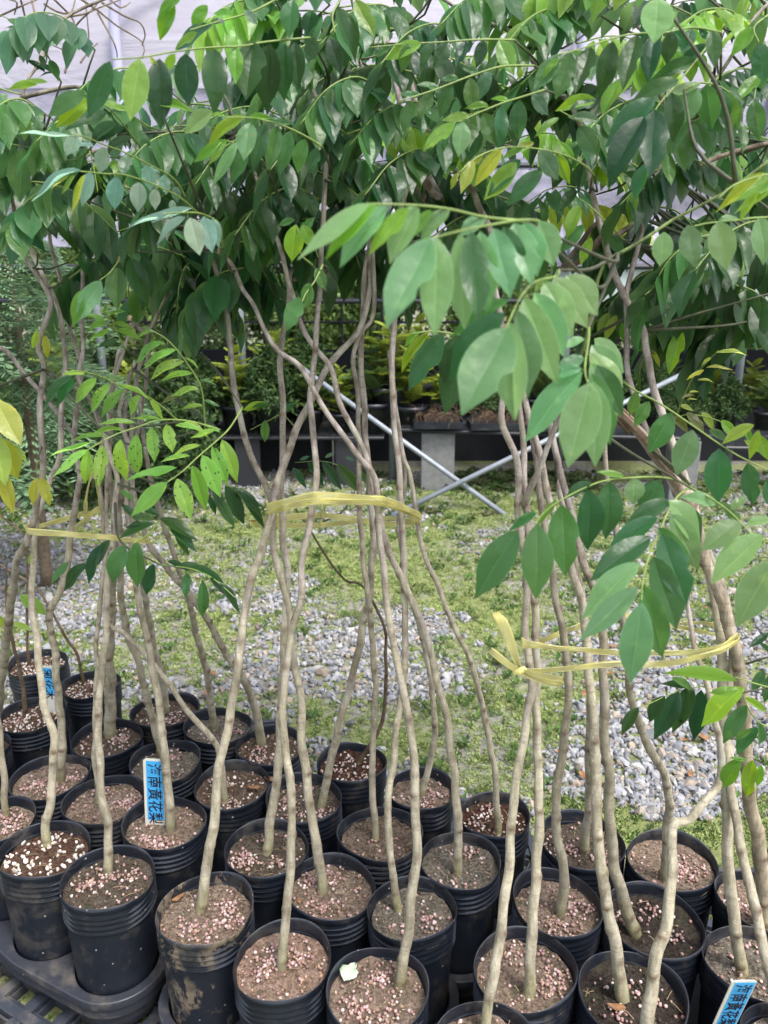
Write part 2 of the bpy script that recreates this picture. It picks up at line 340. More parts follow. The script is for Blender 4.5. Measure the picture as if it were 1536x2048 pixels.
def scatter(bV, bF, pos, scl, rots, cols, name, m, parent=None, smooth=False, jitter=0):
    n = len(pos); k = len(bV)
    B = np.broadcast_to(bV, (n, k, 3)).copy()
    if jitter: B *= 1 + rng.uniform(-jitter, jitter, (n, k, 1))
    V = np.einsum('nij,nkj->nki', rots, B * scl[:, None, :]) + pos[:, None, :]
    Fa = (bF[None] + (np.arange(n) * k)[:, None, None]).reshape(-1, bF.shape[1])
    me = mesh_np(name, V.reshape(-1, 3), Fa, smooth, np.repeat(cols, k, 0)); return obj(name, me, parent, m)
# gravel
NG = 56000
u = rng.random(NG); y = 2.0 + 4.6 * u ** 1.3; x = rng.uniform(-1, 1, NG) * (0.62 * y + .3)
fld, px, py = weed_field(x, y); keep = (fld < .28 + rng.normal(0, .25, NG)); x, y = x[keep], y[keep]; n_ = len(x)
s = rng.lognormal(math.log(.0108), .3, n_); scl = np.stack([s * rng.uniform(.8, 1.5, n_), s * rng.uniform(.7, 1.1, n_), s * rng.uniform(.45, .8, n_)], 1)
pal = np.array([(.22, .23, .26), (.16, .17, .19), (.28, .29, .32), (.34, .34, .37), (.40, .39, .38), (.43, .42, .40), (.30, .25, .20), (.36, .28, .20), (.24, .18, .15), (.10, .11, .13)])
pal = pal * .8 + .06
pc = pal[rng.choice(10, n_, p=[.17, .12, .18, .15, .12, .08, .07, .05, .03, .03])] * rng.uniform(.8, 1.2, (n_, 1))
g = scatter(I1V, I1F, np.stack([x, y, s * .35 + rng.uniform(0, .006, n_)], 1), scl, rand_rot(n_), pc, 'gravel', M['stone'], jitter=.22)
tag(g, 'loose grey blue crushed stone gravel lying between the weed patches', 'gravel', kind='stuff')
# weeds
def tuft(nl, seed):
    r = np.random.default_rng(seed); V = []; Fa = []
    for i in range(nl):
        az = r.uniform(0, 2 * math.pi); el = r.uniform(.2, 1.2); L = r.uniform(.5, 1.1); wd = r.uniform(.12, .22)
        d = np.array([math.cos(az) * math.cos(el), math.sin(az) * math.cos(el), math.sin(el)]); s_ = np.array([-math.sin(az), math.cos(az), r.uniform(-.4, .4)])
        o = np.array([r.uniform(-.5, .5), r.uniform(-.5, .5), 0]) + d * L * r.uniform(0, .5); b0 = len(V)
        V += [o, o + d * L * .5 + s_ * wd, o + d * L + np.array([0, 0, -.15]), o + d * L * .5 - s_ * wd]; Fa.append((b0, b0 + 1, b0 + 2, b0 + 3))
    return np.array(V), np.array(Fa)
def herbs(n0, xr, yr, thr, size, nl, name, label, seed, cols, dens=None):
    x = rng.uniform(*xr, n0); y = yr[0] + (yr[1] - yr[0]) * rng.random(n0) ** 1.2; fld, px, py = weed_field(x, y)
    k = fld > thr + rng.normal(0, .22, n0)
    if dens is not None: k &= dens(px, py)
    x, y = x[k], y[k]; n_ = len(x); bV, bF = tuft(nl, seed); s = size * rng.uniform(.6, 1.4, n_)
    a = rng.uniform(0, 2 * math.pi, n_); rz = np.zeros((n_, 3, 3)); rz[:, 0, 0] = np.cos(a); rz[:, 0, 1] = -np.sin(a); rz[:, 1, 0] = np.sin(a); rz[:, 1, 1] = np.cos(a); rz[:, 2, 2] = 1
    c = np.array(cols)[rng.choice(len(cols), n_)] * rng.uniform(.75, 1.25, (n_, 1))
    tag(scatter(bV, bF, np.stack([x, y, np.full(n_, .002)], 1), np.stack([s, s, s * rng.uniform(.6, 1.1, n_)], 1), rz, c, name, M['herb']), label, 'weeds', kind='stuff')
herbs(80000, (-4, 4), (1.9, 6.6), .22, .017, 9, 'ground_cover', 'low yellow green creeping weeds matting the yard floor', 1, [(.30, .39, .12), (.36, .45, .16), (.24, .33, .10), (.40, .46, .19)])
herbs(2500, (-4, 4), (2.0, 6.2), .0, .045, 9, 'weeds', 'scattered taller green weeds among the gravel', 2, [(.06, .13, .03), (.10, .19, .04), (.15, .2, .06)])
herbs(5000, (-4, 4), (5.0, 6.5), -2, .09, 8, 'tall_grass', 'tufts of taller grass at the foot of the greenhouse benches', 3, [(.06, .11, .03), (.10, .15, .05), (.14, .16, .07)], lambda px, py: ((px > 860) & (px < 1200) & (py < 985) & (rng.random(len(px)) < .45)) | (rng.random(len(px)) < .04))

def leaf_mesh(name, seed, ny=6, wid=.25, fold=.12, curl=.12, wave=.03, acum=.38, twist=0, bite=0):
    r = random.Random(seed); V = []; Fc = []; UV = []; nx = 4
    for j in range(ny + 1):
        t = j / ny
        # ovate outline with a drawn-out tip
        w0 = (math.sin(math.pi * min(1, t ** .88)) ** .76) if 0 < t < 1 else 0
        if t > .72: w0 = w0 * (1 - acum * ((t - .72) / .28)) * .96
        w0 = max(w0 * wid, .006)
        zc = -curl * t * t + wave * math.sin(t * 7 + seed)
        for i in range(nx + 1):
            q = i / nx * 2 - 1
            xx = q * w0 * (1 + .06 * math.sin(seed * 3 + (q > 0)))
            zz = zc + fold * abs(xx) * (1.15 - .5 * abs(q)) + wave * .6 * math.sin(t * 11 + q * 2 + seed) * abs(q)
            tw = twist * t
            if bite and .42 < t < .64 and q * bite > 0: xx *= .62 + .3 * abs(t - .53) / .11
            V.append((xx * math.cos(tw), t, zz + xx * math.sin(tw))); UV.append((i / nx, t))
    for j in range(ny):
        for i in range(nx):
            a = j * (nx + 1) + i; Fc.append((a, a + 1, a + nx + 2, a + nx + 1))
    me = mesh(name, V, Fc, True); ul = me.uv_layers.new(name='UVMap')
    for lp in me.loops: ul.data[lp.index].uv = UV[lp.vertex_index]
    se = me.attributes.new('sharp_edge', 'BOOLEAN', 'EDGE')
    for e in me.edges:
        a_, b_ = e.vertices; se.data[e.index].value = (a_ % (nx + 1) == 2 and b_ % (nx + 1) == 2)
    me.materials.append(M['leaf']); return me
LV = [leaf_mesh('leaflet', 10 + i, 7, wid=[.25, .235, .265, .25, .24, .26, .25, .245][i], fold=[.35, .6, .2, .8, .45, .3, 1.0, .5][i], bite=[0, 0, 0, 0, 0, 1, 0, 0][i], curl=[.12, .2, .04, .15, -.06, .25, .1, .3][i], wave=[.02, .03, .015, .02, .03, .02, .01, .03][i], twist=[0, .3, -.2, 0, -.3, .2, 0, .4][i]) for i in range(8)]
LH = [leaf_mesh('leaflet', 30 + i, 12, wid=.25, fold=[.35, .5, .25, .75, .4, .6][i], bite=[0, 0, 0, 0, -1, 0][i], curl=[.1, .18, .05, .12, .0, .24][i], wave=[.015, .02, .01, .01, .02, .02][i], twist=[0, .2, -.15, 0, -.2, .25][i], acum=.4) for i in range(6)]
M['dry'] = plain("dry_leaf", (.22, .11, .05), .8, nscale=30, namt=.5)

# ------------------------------------------------------------------ background: plastic greenhouse
def film_material():
    m, n, b = mat("greenhouse_film"); tc = N(n, 'TexCoord'); mp = N(n, 'Mapping'); mp.inputs['Scale'].default_value = (1, .6, 1); n.links.new(tc.outputs['Object'], mp.inputs[0])
    a = N(n, 'TexNoise', Scale=1.3, Detail=5, Distortion=1.); n.links.new(mp.outputs[0], a.inputs['Vector'])
    fo = N(n, 'TexNoise', Scale=2.0, Detail=6, Roughness=.6, Distortion=2.5); mf = N(n, 'Mapping'); mf.inputs['Scale'].default_value = (.5, .5, 1.6); n.links.new(tc.outputs['Object'], mf.inputs[0]); n.links.new(mf.outputs[0], fo.inputs['Vector'])
    c = ramp(n, [(.3, (.46, .445, .53)), (.7, (.58, .565, .65))], fo.outputs[0]); n.links.new(c.outputs[0], b.inputs['Base Color'])
    b.inputs['Roughness'].default_value = .35; bump(n, fo.outputs[0], b, .35, .1)
    tr = N(n, 'BsdfTranslucent'); tr.inputs[0].default_value = (.58, .56, .67, 1); ms = N(n, 'MixShader'); ms.inputs[0].default_value = .5
    out = n.nodes['Material Output']; n.links.new(b.outputs[0], ms.inputs[1]); n.links.new(tr.outputs[0], ms.inputs[2]); n.links.new(ms.outputs[0], out.inputs[0]); return m
M['film'] = film_material()
M['film2'] = plain('grey_lilac_film', (.30, .29, .38), .22, nscale=2, namt=.25, bmp=.6, bd=.08)  # separate lilac sheet, its colour also darkened to look less lit
M['hoop'] = plain('hoop_pipe', (.40, .40, .55), .5)
M['panel'] = plain("clouded_side_panel", (.42, .50, .50), .25, nscale=3, namt=.2)
M['steel'] = plain("galvanised_steel", (.26, .29, .33), .5, .3, nscale=25, namt=.15)
M['bsteel'] = plain("black_painted_steel", (.02, .022, .028), .5)
M['concrete'] = plain("concrete", (.17, .175, .175), .9, nscale=25, namt=.2, bmp=.5, bd=.004)
M['shade'] = plain("painted_darkness", (.012, .014, .018), .9, nscale=40)  # black sheets standing in for deep shade behind and under the benches
GY0 = 6.3
gh = tag(empty('greenhouse', (0, GY0, 0)), 'hoop greenhouse of pale lilac plastic film behind the yard, open along its lower side', 'greenhouse')
def film_sheet(x0, x1, prof, name, mtl, nx=60, amp=.015):
    V = []; Fc = []; k = len(prof)
    for i in range(nx + 1):
        x = x0 + (x1 - x0) * i / nx
        for j, (yy, zz) in enumerate(prof):
            d = amp * noise.noise(Vector((x * 1.5, zz * 1.5, yy))) * 2
            V.append((x, yy - GY0 + d, zz + d * .3))
    for i in range(nx):
        for j in range(k - 1): a = i * k + j; Fc.append((a, a + k, a + k + 1, a + 1))
    return obj(name, mesh(name, V, Fc, True), gh, mtl)
roof = [(GY0 + 3.2 * (1 - math.cos(t)), 2.95 + 1.75 * math.sin(t)) for t in [math.pi * i / 20 for i in range(21)]]
film_sheet(-10, 12, roof, 'roof_film', M['film'])
film_sheet(-10, 12, [(GY0 + .02, 2.45 + .05 * i) for i in range(11)], 'wall_film', M['film2'])
film_sheet(-.2, 12, [(GY0 + .03 - .02 * math.sin(i), 1.72 + (2.40 - 1.72) * i / 10) for i in range(11)], 'side_curtain', M['film2'], amp=.03)
film_sheet(-10, -.35, [(GY0 + .02, 1.85 + .06 * i) for i in range(11)], 'side_curtain', M['film2'])
for k, x in enumerate([1.35, 2.45, 3.55]):
    mb = MB(); mb.box((x + .5, .08, 1.56), (.53, .006, .12)); mb.build('side_panel', M['panel'], gh)
for x in [-5.85, -4.65, -3.45, -2.25, PY(490, 800, GY0).x, PY(785, 800, GY0).x, 1.45, PY(1473, 760, GY0).x, 4.2, 5.5]:
    MB().tube([(x, -.03, 0), (x, -.03, 2.95)], .03, 10).build('post', M['steel'], gh, True)
for x in [PY(240, 120, GY0).x, PY(1165, 40, GY0).x, -4.6, 4.4]:
    arc = [(x, -.06, 2.4), (x, -.06, 2.9), (x, -.06, 3.35), (x + .06, -.05, 3.6), (x + .22, -.03, 3.82), (x + .5, .1, 3.98)]
    MB().tube(arc, .04, 10, .05).build('hoop_pipe', M['hoop'], gh, True)
for (a_, b_, nm) in [((-10, -.04, 2.42), (12, -.04, 2.42), 'eave_rail'), ((-10, -.04, 1.70), (12, -.04, 1.70), 'side_rail'), ((-10, .1, 1.44), (12, .1, 1.44), 'side_rail')]:
    MB().tube([a_, b_], .018, 8).build(nm, M['bsteel'], gh, True)
for k in range(18):
    x = -5 + k * .62; MB().tube([(x, 6.2, 0), (x, 6.2, 2.6)], .02, 6).build('frame_post', M['bsteel'], gh)
for z in (.5, 1.0, 1.35, 1.75, 2.3):
    MB().tube([(-6, 6.2, z), (7, 6.2, z)], .018, 6).build('frame_rail', M['bsteel'], gh)
MB().box((0, 2.9, .42), (10, .01, .42)).build('darkness_screen', M['shade'], gh)  # added sheet that paints the dark depth of the greenhouse
# braces leaning from the yard onto the frame
def pipe(p, q, r, label):
    p, q = Vector(p), Vector(q); o = MB().tube([p - p, (q - p) / 2, q - p], r, 10).build('brace_pipe', M['steel'], None, True); o.location = p
    tag(o, label, 'pipe', 'galvanised braces outside the greenhouse')
pipe(PZ(1010, 1030, 0), PY(560, 705, 6.15), .019, 'galvanised pipe slanting down to the yard in front of the concrete leg')
pipe(PZ(770, 1038, 0), PY(1500, 683, 6.05), .019, 'galvanised pipe rising past the concrete leg to the right-hand greenhouse post')
MB().tube([PY(1500, 683, 6.0) - Vector((0, GY0, 0)), PY(1700, 600, 5.9) - Vector((0, GY0, 0))], .02, 8).build('brace_end', M['steel'], gh, True)
# benches with concrete legs, black mesh top and plants
def bench(p0, p1, depth, z, label, legs):
    p0, p1 = Vector(p0), Vector(p1); d = (p1 - p0); L = d.length; d.normalize(); nrm = Vector((-d.y, d.x, 0))
    if nrm.y < 0: nrm = -nrm
    t = tag(empty('bench', (p0.x, p0.y, 0)), label, 'bench'); mb = MB(); o = Vector((p0.x, p0.y, 0))
    nb = int(L / .045)
    for i in range(nb + 1): q = p0 + d * (L * i / nb) - o; q.z = z; mb.tube([q, q + nrm * depth], .0035, 4)
    for i in range(int(depth / .045) + 1): q = p0 + nrm * (.045 * i) - o; q.z = z + .007; mb.tube([q, q + d * L], .0035, 4)
    mb.build('mesh_top', M['bsteel'], t)
    mb = MB(); q = p0 - o; q.z = z - .015
    for k in (0, .5, 1): a_ = q + nrm * depth * k; mb.tube([a_, a_ + d * L], .014, 6)
    mb.build('top_frame', M['bsteel'], t)
    for s_, wd in legs:
        q = p0 + d * s_ - o + nrm * .12; mb = MB(); mb.box((0, 0, 0), (wd, .09, (z - .035) / 2), math.atan2(d.y, d.x) + .12)
        lg = mb.build('leg', M['concrete'] if 'conifer' not in label else M['bsteel'], t); lg.location = (q.x, q.y, (z - .035) / 2)
        bv = lg.modifiers.new('b', 'BEVEL'); bv.width = .008; bv.segments = 2
    return p0, d, nrm, L
bA = bench((.05, 5.95, 0), (2.3, 5.55, 0), .9, .50, 'black mesh bench on concrete block legs crossed by the slanting pipes', [(.36, .13), (2.2, .10)])
bB = bench((2.45, 5.45, 0), (5.0, 5.2, 0), .9, .46, 'black mesh bench on pale blocks at the far right of the yard', [(2.3, .12)])
bC = bench((-4.5, 6.0, 0), (.0, 6.02, 0), 1.1, .42, 'long low black bench of conifer seedlings beneath the pale film', [(.5, .1), (2, .1), (3.4, .1), (4.2, .1)])
# leafy masses: foliage meshes shared by background plants
def foliage_np(n, shape, size, cols, seed, name, needle=False):
    r = np.random.default_rng(seed); P = shape(r, n)
    bV, bF = tuft(7, seed) if not needle else tuft(9, seed)
    if needle: bV = bV * np.array([.6, .6, 1.6])
    c = np.array(cols)[r.choice(len(cols), len(P))] * r.uniform(.6, 1.4, (len(P), 1)); s = size * r.uniform(.6, 1.4, len(P))
    V = np.einsum('nij,nkj->nki', rand_rot(len(P)), np.broadcast_to(bV, (len(P),) + bV.shape) * s[:, None, None]) + P[:, None, :]
    Fa = (bF[None] + (np.arange(len(P)) * len(bV))[:, None, None]).reshape(-1, 4)
    me = mesh_np(name, V.reshape(-1, 3), Fa, False, np.repeat(c, len(bV), 0)); me.materials.append(M['needle']); return me
def cone_shape(h, r0, lumps=0):
    def f(r, n):
        t = r.random(n) ** 1.3; a = r.uniform(0, 2 * math.pi, n); rr = r0 * (1 - t) ** .8 * (.55 + .45 * np.sqrt(r.random(n))) * (1 + .25 * np.sin(a * 3 + t * 9))
        return np.stack([rr * np.cos(a), rr * np.sin(a), t * h], 1)
    return f
def crown_shape(R0, hh, nl=14, seed=0):
    q = np.random.default_rng(seed); C = q.normal(size=(nl, 3)); C /= np.linalg.norm(C, axis=1)[:, None]; C *= q.uniform(.35, .85, (nl, 1)); S = q.uniform(.22, .45, nl)
    def f(r, n):
        k = r.integers(0, nl, n); d = r.normal(size=(n, 3)); d /= np.linalg.norm(d, axis=1)[:, None]
        return (C[k] + d * S[k][:, None] * r.random((n, 1)) ** .4) * np.array([R0, R0, hh])
    return f
yg = [(.16, .22, .03), (.24, .30, .04), (.10, .16, .02), (.32, .36, .06)]; dg_ = [(.03, .07, .02), (.05, .10, .03), (.08, .14, .04)]
shrub_m = [foliage_np(650, cone_shape(.42, .2), .035, yg, 21, 'foliage', True), foliage_np(650, cone_shape(.34, .24), .035, [(.09, .15, .03), (.06, .10, .02), (.15, .2, .05)], 22, 'foliage', True), foliage_np(500, cone_shape(.3, .2), .045, dg_, 23, 'foliage')]
def pot_simple(r=.1, h=.17):
    V = []; Fc = []; prof = [(0, 0), (r * .78, 0), (r * .95, h * .85), (r * 1.05, h * .86), (r * 1.05, h), (r * .93, h), (r * .9, h * .88), (0, h * .88)]
    S = 14
    for rr, z in prof:
        for k in range(S): V.append((rr * math.cos(2 * math.pi * k / S), rr * math.sin(2 * math.pi * k / S), z))
    for i in range(len(prof) - 1):
        for k in range(S): Fc.append((i * S + k, i * S + (k + 1) % S, (i + 1) * S + (k + 1) % S, (i + 1) * S + k))
    return mesh('pot', V, Fc, True)
sp_mesh = pot_simple(); sp_mesh.materials.append(M['pot'])
def shrub(p, v, s, label):
    t = tag(empty('potted_shrub', p), label, 'shrub', 'small potted shrubs standing on the greenhouse benches'); t.scale = (s,) * 3; t.rotation_euler.z = random.random() * 6
    obj('pot', sp_mesh, t); f = obj('foliage', shrub_m[v], t); f.location.z = .15
LSH = {0: 'bushy yellow green conifer seedling in a black pot on the greenhouse bench', 1: 'dull green conifer seedling in a black pot on the greenhouse bench', 2: 'dark leafy seedling in a black pot among the greenhouse benches'}
def frondy(seed, c, nfr=22, L=.16, hgt=.36, wdt=1.):
    r = np.random.default_rng(seed); base = []; bc = []
    for i in range(16):
        t = (i + 1) / 16; l2 = L * .5 * (1 - t * .6)
        for s_ in (-1, 1):
            b0 = np.array([0, L * t, -.1 * L * t * t]); d2 = np.array([s_ * .8, .6, .1]); d2 /= np.linalg.norm(d2); nn = 5
            for j in range(nn):
                p = b0 + d2 * l2 * j / nn
                for s3 in (-1, 1):
                    d3 = d2 * .7 + np.array([-d2[1], d2[0], 0]) * s3 * .7 + np.array([0, 0, r.uniform(-.2, .4)]); q = p + d3 * .022; sd = np.cross(d3, [0, 0, 1]) * .17 * .022 + np.array([0, 0, .0016])
                    base.append([p, (p + q) / 2 + sd, q, (p + q) / 2 - sd]); bc.append(.7 + .6 * t)
    base = np.array(base); bc = np.array(bc); V = []; Cc = []
    for k in range(nfr):
        z = hgt * (.08 + .9 * k / nfr); a = k * 2.4; el = r.uniform(.1, .9); s_ = (1.25 - .8 * k / nfr) * r.uniform(.8, 1.2)
        rx = np.array([[1, 0, 0], [0, math.cos(el), -math.sin(el)], [0, math.sin(el), math.cos(el)]]); rz = np.array([[math.cos(a), -math.sin(a), 0], [math.sin(a), math.cos(a), 0], [0, 0, 1]])
        V.append((base.reshape(-1, 3) * s_) @ rx.T @ rz.T + np.array([0, 0, z])); Cc.append(np.repeat(np.array(c)[None] * (bc * (.65 + .5 * k / nfr))[:, None], 4, 0))
    V = np.concatenate(V); Cc = np.concatenate(Cc); me = mesh_np('foliage', V, np.arange(len(V)).reshape(-1, 4), False, Cc); me.materials.append(M['needle']); return me
shrub_m[0] = frondy(1, (.30, .38, .05)); shrub_m[1] = frondy(2, (.12, .20, .05))
for i in range(30):
    x = -3.6 + (i % 15) * .27 + random.uniform(-.04, .04); yy = 6.12 + (i // 15) * .4
    v = random.choice((0, 0, 1, 2)) if x > -1.3 else random.choice((0, 1, 2)); shrub((x, yy, .44), v, random.uniform(.8, 1.6), LSH[v])
for i in range(12):
    x = .05 + i * .2 + random.uniform(-.04, .04); yy = 6.35 + (i % 2) * .3; v = 0 if x < .6 else random.choice((1, 2)); shrub((x, yy - .15, .52), v, random.uniform(.7, 1.3) * (1.5 if x < .3 else 1), LSH[v])
for i in range(14):
    x = 1.2 + i * .3; v = random.choice((1, 2, 2)); shrub((x, 5.75 + random.uniform(.1, .5), .51 if x < 2.2 else .47), v, random.uniform(.55, .9), LSH[v]) if i > 2 else None
for i in range(22):
    x = -3.4 + i * .36; shrub((x, 7.9 + random.uniform(0, .7), .1), random.choice((0, 1, 2)), random.uniform(.9, 1.5), 'tall leafy seedling standing deep inside the greenhouse')
# bench seedling flats with dry roots
for k, (x, yy) in enumerate([(.42, 5.98), (.85, 5.93), (1.25, 5.86), (1.75, 5.80)]):
    t = tag(empty('seedling_tray', (x, yy, .511)), ['black flat of withered seedlings above the concrete leg', 'black flat of dry grass just beyond the concrete leg', 'black flat on the bench between the two crossing pipes', 'black flat near the far end of the mesh bench'][k], 'tray', 'seedling flats on the mesh bench')
    mb = MB(); W_, D_, h_ = .19, .14, .05
    for cx_, cy_, a_, b_ in ((0, -D_, W_, .006), (0, D_, W_, .006), (-W_, 0, .006, D_ - .008), (W_, 0, .006, D_ - .008)): mb.box((cx_, cy_, h_ / 2 + .001), (a_, b_, h_ / 2))
    mb.box((0, 0, .02), (W_ - .01, D_ - .01, .012)); mb.build('flat', M['pot'], t)
    mb = MB(); rr = random.Random(k)
    for i in range(90):
        a_ = Vector((rr.uniform(-.17, .17), rr.uniform(-.12, .12), .03)); q = a_ + Vector((rr.uniform(-.08, .08), rr.uniform(-.08, .08), rr.uniform(.03, .13))); mb.tube([a_, (a_ + q) / 2 + Vector((0, 0, .03)), q, q + (q - a_) * .5 - Vector((0, 0, .06))], .0018, 3)
    o = mb.build('dry_stems', plain('dry_stems', (.13, .085, .05), .9) if k == 0 else bpy.data.materials['dry_stems'], t); o['kind'] = 'stuff'
MB_m = MB(); MB_m.box((0, 0, 0), (.012, .004, .09))
M['pink'] = plain("pink_tape", (.8, .03, .2), .5); pk = MB_m.build('marker_tape', M['pink']); pk.location = PY(421, 778, 6.28); tag(pk, 'bright pink marker tape hanging in the dark under the greenhouse film', 'tape')
MB().box((2.3, .72, .22), (2.75, .008, .22)).build('darkness_skirt', M['shade'], gh)  # added black sheet for the dark void behind the mesh bench
MB().box((-3.0, .30, .20), (2.55, .008, .20)).build('darkness_skirt', M['shade'], gh)  # added black sheet for the darkness under the seedling bench
# trees beyond the greenhouse
tree_m = [foliage_np(2600, crown_shape(1.5, 1.7, 16, 5), .15, [(.16, .26, .06), (.22, .34, .09), (.30, .42, .14)], 31, 'crown'), foliage_np(2600, crown_shape(1.4, 1.9, 18, 6), .15, [(.08, .16, .05), (.12, .2, .07), (.18, .28, .09)], 32, 'crown')]
TL = ['bright green round crowned tree beyond the greenhouse, thin gaps in its crown', 'darker green tall crowned tree beyond the greenhouse']
for i in range(22):
    x = -9 + (i % 11) * 1.9 + random.uniform(-.4, .4); yy = 15 + (i // 11) * 3.2 + random.uniform(-.5, .5); z = 1.0 + (i // 11) * 2.0
    t = tag(empty('broadleaf_tree', (x, yy, 0)), TL[i % 2], 'tree', 'trees beyond the greenhouse' + (' with bright crowns' if i % 2 == 0 else ' with dark crowns')); t.rotation_euler.z = random.random() * 6
    c_ = obj('crown', tree_m[i % 2], t); c_.location.z = z; c_.scale = (1, 1, 1.05)
    MB().tube([(0, 0, 0), (.05, .02, z * .5), (.0, 0, z)], lambda q: .1 - .05 * q, 7, .3).build('trunk', M['twig'], t, True)

# feathery conifers at the left, in front of the greenhouse
def frond_mesh(seed, L=.55):
    r = random.Random(seed); V = []; Fc = []; cols = []
    def strip(p, q, wd, c):
        d = (q - p).normalized(); s_ = d.cross(Vector((r.uniform(-.3, .3), r.uniform(-.3, .3), 1))).normalized() * wd; k = len(V)
        V.extend([p, p + (q - p) * .55 + s_, q, p + (q - p) * .55 - s_]); Fc.append((k, k + 1, k + 2, k + 3))
        cols.extend([c] * 4)
    for i in range(15):
        t = (i + 1) / 15; base = Vector((0, L * t * (1 - .25 * t), -.62 * L * t * t))
        for s_ in (-1, 1):
            l2 = L * .42 * (1 - t * .75) * r.uniform(.8, 1.1); d2 = Vector((s_ * .8, .6, -.35)).normalized(); nn = 9
            g_ = r.uniform(.7, 1.3); c0 = (.24 * g_, .38 * g_, .22 * g_)
            strip(base, base + d2 * l2, .004, c0)
            for j in range(1, nn):
                b2 = base + d2 * l2 * j / nn + Vector((0, 0, -.05 * l2 * (j / nn) ** 2 * 4))
                for s3 in (-1, 1):
                    d3 = (d2 * .75 + d2.cross(Vector((0, 0, 1))) * s3 * .8 + Vector((0, 0, r.uniform(-.2, .3)))).normalized(); strip(b2, b2 + d3 * .060 * (1 - j / nn * .4), .0052, c0)
    me = mesh('frond', V, [f for f in Fc if f], False); a = me.attributes.new('col', 'FLOAT_COLOR', 'POINT')
    for i, c in enumerate(cols): a.data[i].color = (*c, 1)
    me.materials.append(M['needle']); return me
FR = [frond_mesh(i) for i in range(4)]
for k, (px_, Y, hgt, lab) in enumerate([(60, 3.9, 2.2, 'feathery dark green conifer rising behind the leftmost tied bundle'), (235, 4.7, 1.75, 'feathery drooping conifer between the left bundle and the first steel post'), (-160, 3.5, 2.3, 'feathery conifer mostly cut by the left edge of the yard')]):
    b0 = PY(px_, 900, Y)
    if px_ == 235: continue
    t = tag(empty('conifer_tree', (b0.x, Y, 0)), lab, 'tree', 'feathery conifers at the left')
    MB().tube([(0, 0, 0), (.02, 0, hgt * .5), (0, .02, hgt)], lambda q: .035 * (1 - q * .8), 7, .1).build('trunk', M['twig'], t, True)
    for i in range(38):
        z = hgt * (.40 + .6 * i / 38); a_ = i * 2.4 + random.uniform(-.3, .3); o = obj('frond', FR[i % 4], t); o.location = (0, 0, z)
        sc_ = (1.35 - .75 * (i / 38)) * random.uniform(.85, 1.15); o.scale = (sc_,) * 3; o.rotation_euler = (random.uniform(-.1, .5), random.uniform(-.4, .4), a_)
# dark leafy hedge low at the left
hm = foliage_np(2600, lambda r, n: np.stack([r.uniform(-1.5, 1.5, n), r.uniform(-.3, .3, n), r.random(n) ** .8 * (.75 + .2 * np.sin(r.uniform(0, 9, n)))], 1), .06, dg_, 41, 'hedge')
o = obj('hedge', hm); o.location = (-2.75, 5.6, 0); tag(o, 'low dark leafy hedge beneath the feathery conifers', 'hedge')
# bare twigs in front of the film, top left
cl = tag(empty('bare_shrub', PY(-120, 1000, 3.2)), 'bare curling brown twigs hanging before the pale film at the top left', 'shrub'); cl.location.z = 0
tw = [[(500, 560), (560, 240), (720, 60), (780, -20)], [(290, 290), (310, 180), (370, -10)], [(600, -20), (750, 80), (900, 200), (1100, 330), (1090, 450)], [(750, 100), (880, 340), (900, 440)], [(620, 480), (680, 380), (680, 250), (655, 0)], [(340, 30), (440, 90), (540, 100), (580, -10)], [(780, 20), (950, 120), (1080, 180), (1115, 280), (1090, 350)], [(-60, 150), (180, 40), (330, -20)], [(240, -10), (300, 220), (390, 340), (480, 380), (560, 370)], [(60, -10), (130, 20), (110, 110)], [(160, 0), (190, 120), (180, 200)], [(400, -20), (560, 150), (570, 290), (620, 370), (700, 380), (750, 330)], [(850, 0), (930, 60), (1000, 20)], [(500, 130), (640, 110), (760, 60), (920, 0)]]
mb = MB()
for t_ in tw: mb.tube([PY(*R(7, *q), 3.2 + .1 * math.sin(q[0])) - cl.location for q in t_], lambda q: .0042 - .002 * q, 5, .03)
mb.tube([Vector((0, 0, 0)), Vector((-.1, .1, 1.6)), Vector((.1, .05, 2.9)), PY(-60, -140, 3.2) - cl.location, PY(240, -60, 3.2) - cl.location], lambda q: .016 - .01 * q, 7, .08)
mb.build('branches', M['twig'], cl, True)

# ================================================================== nursery block
RIM = .36
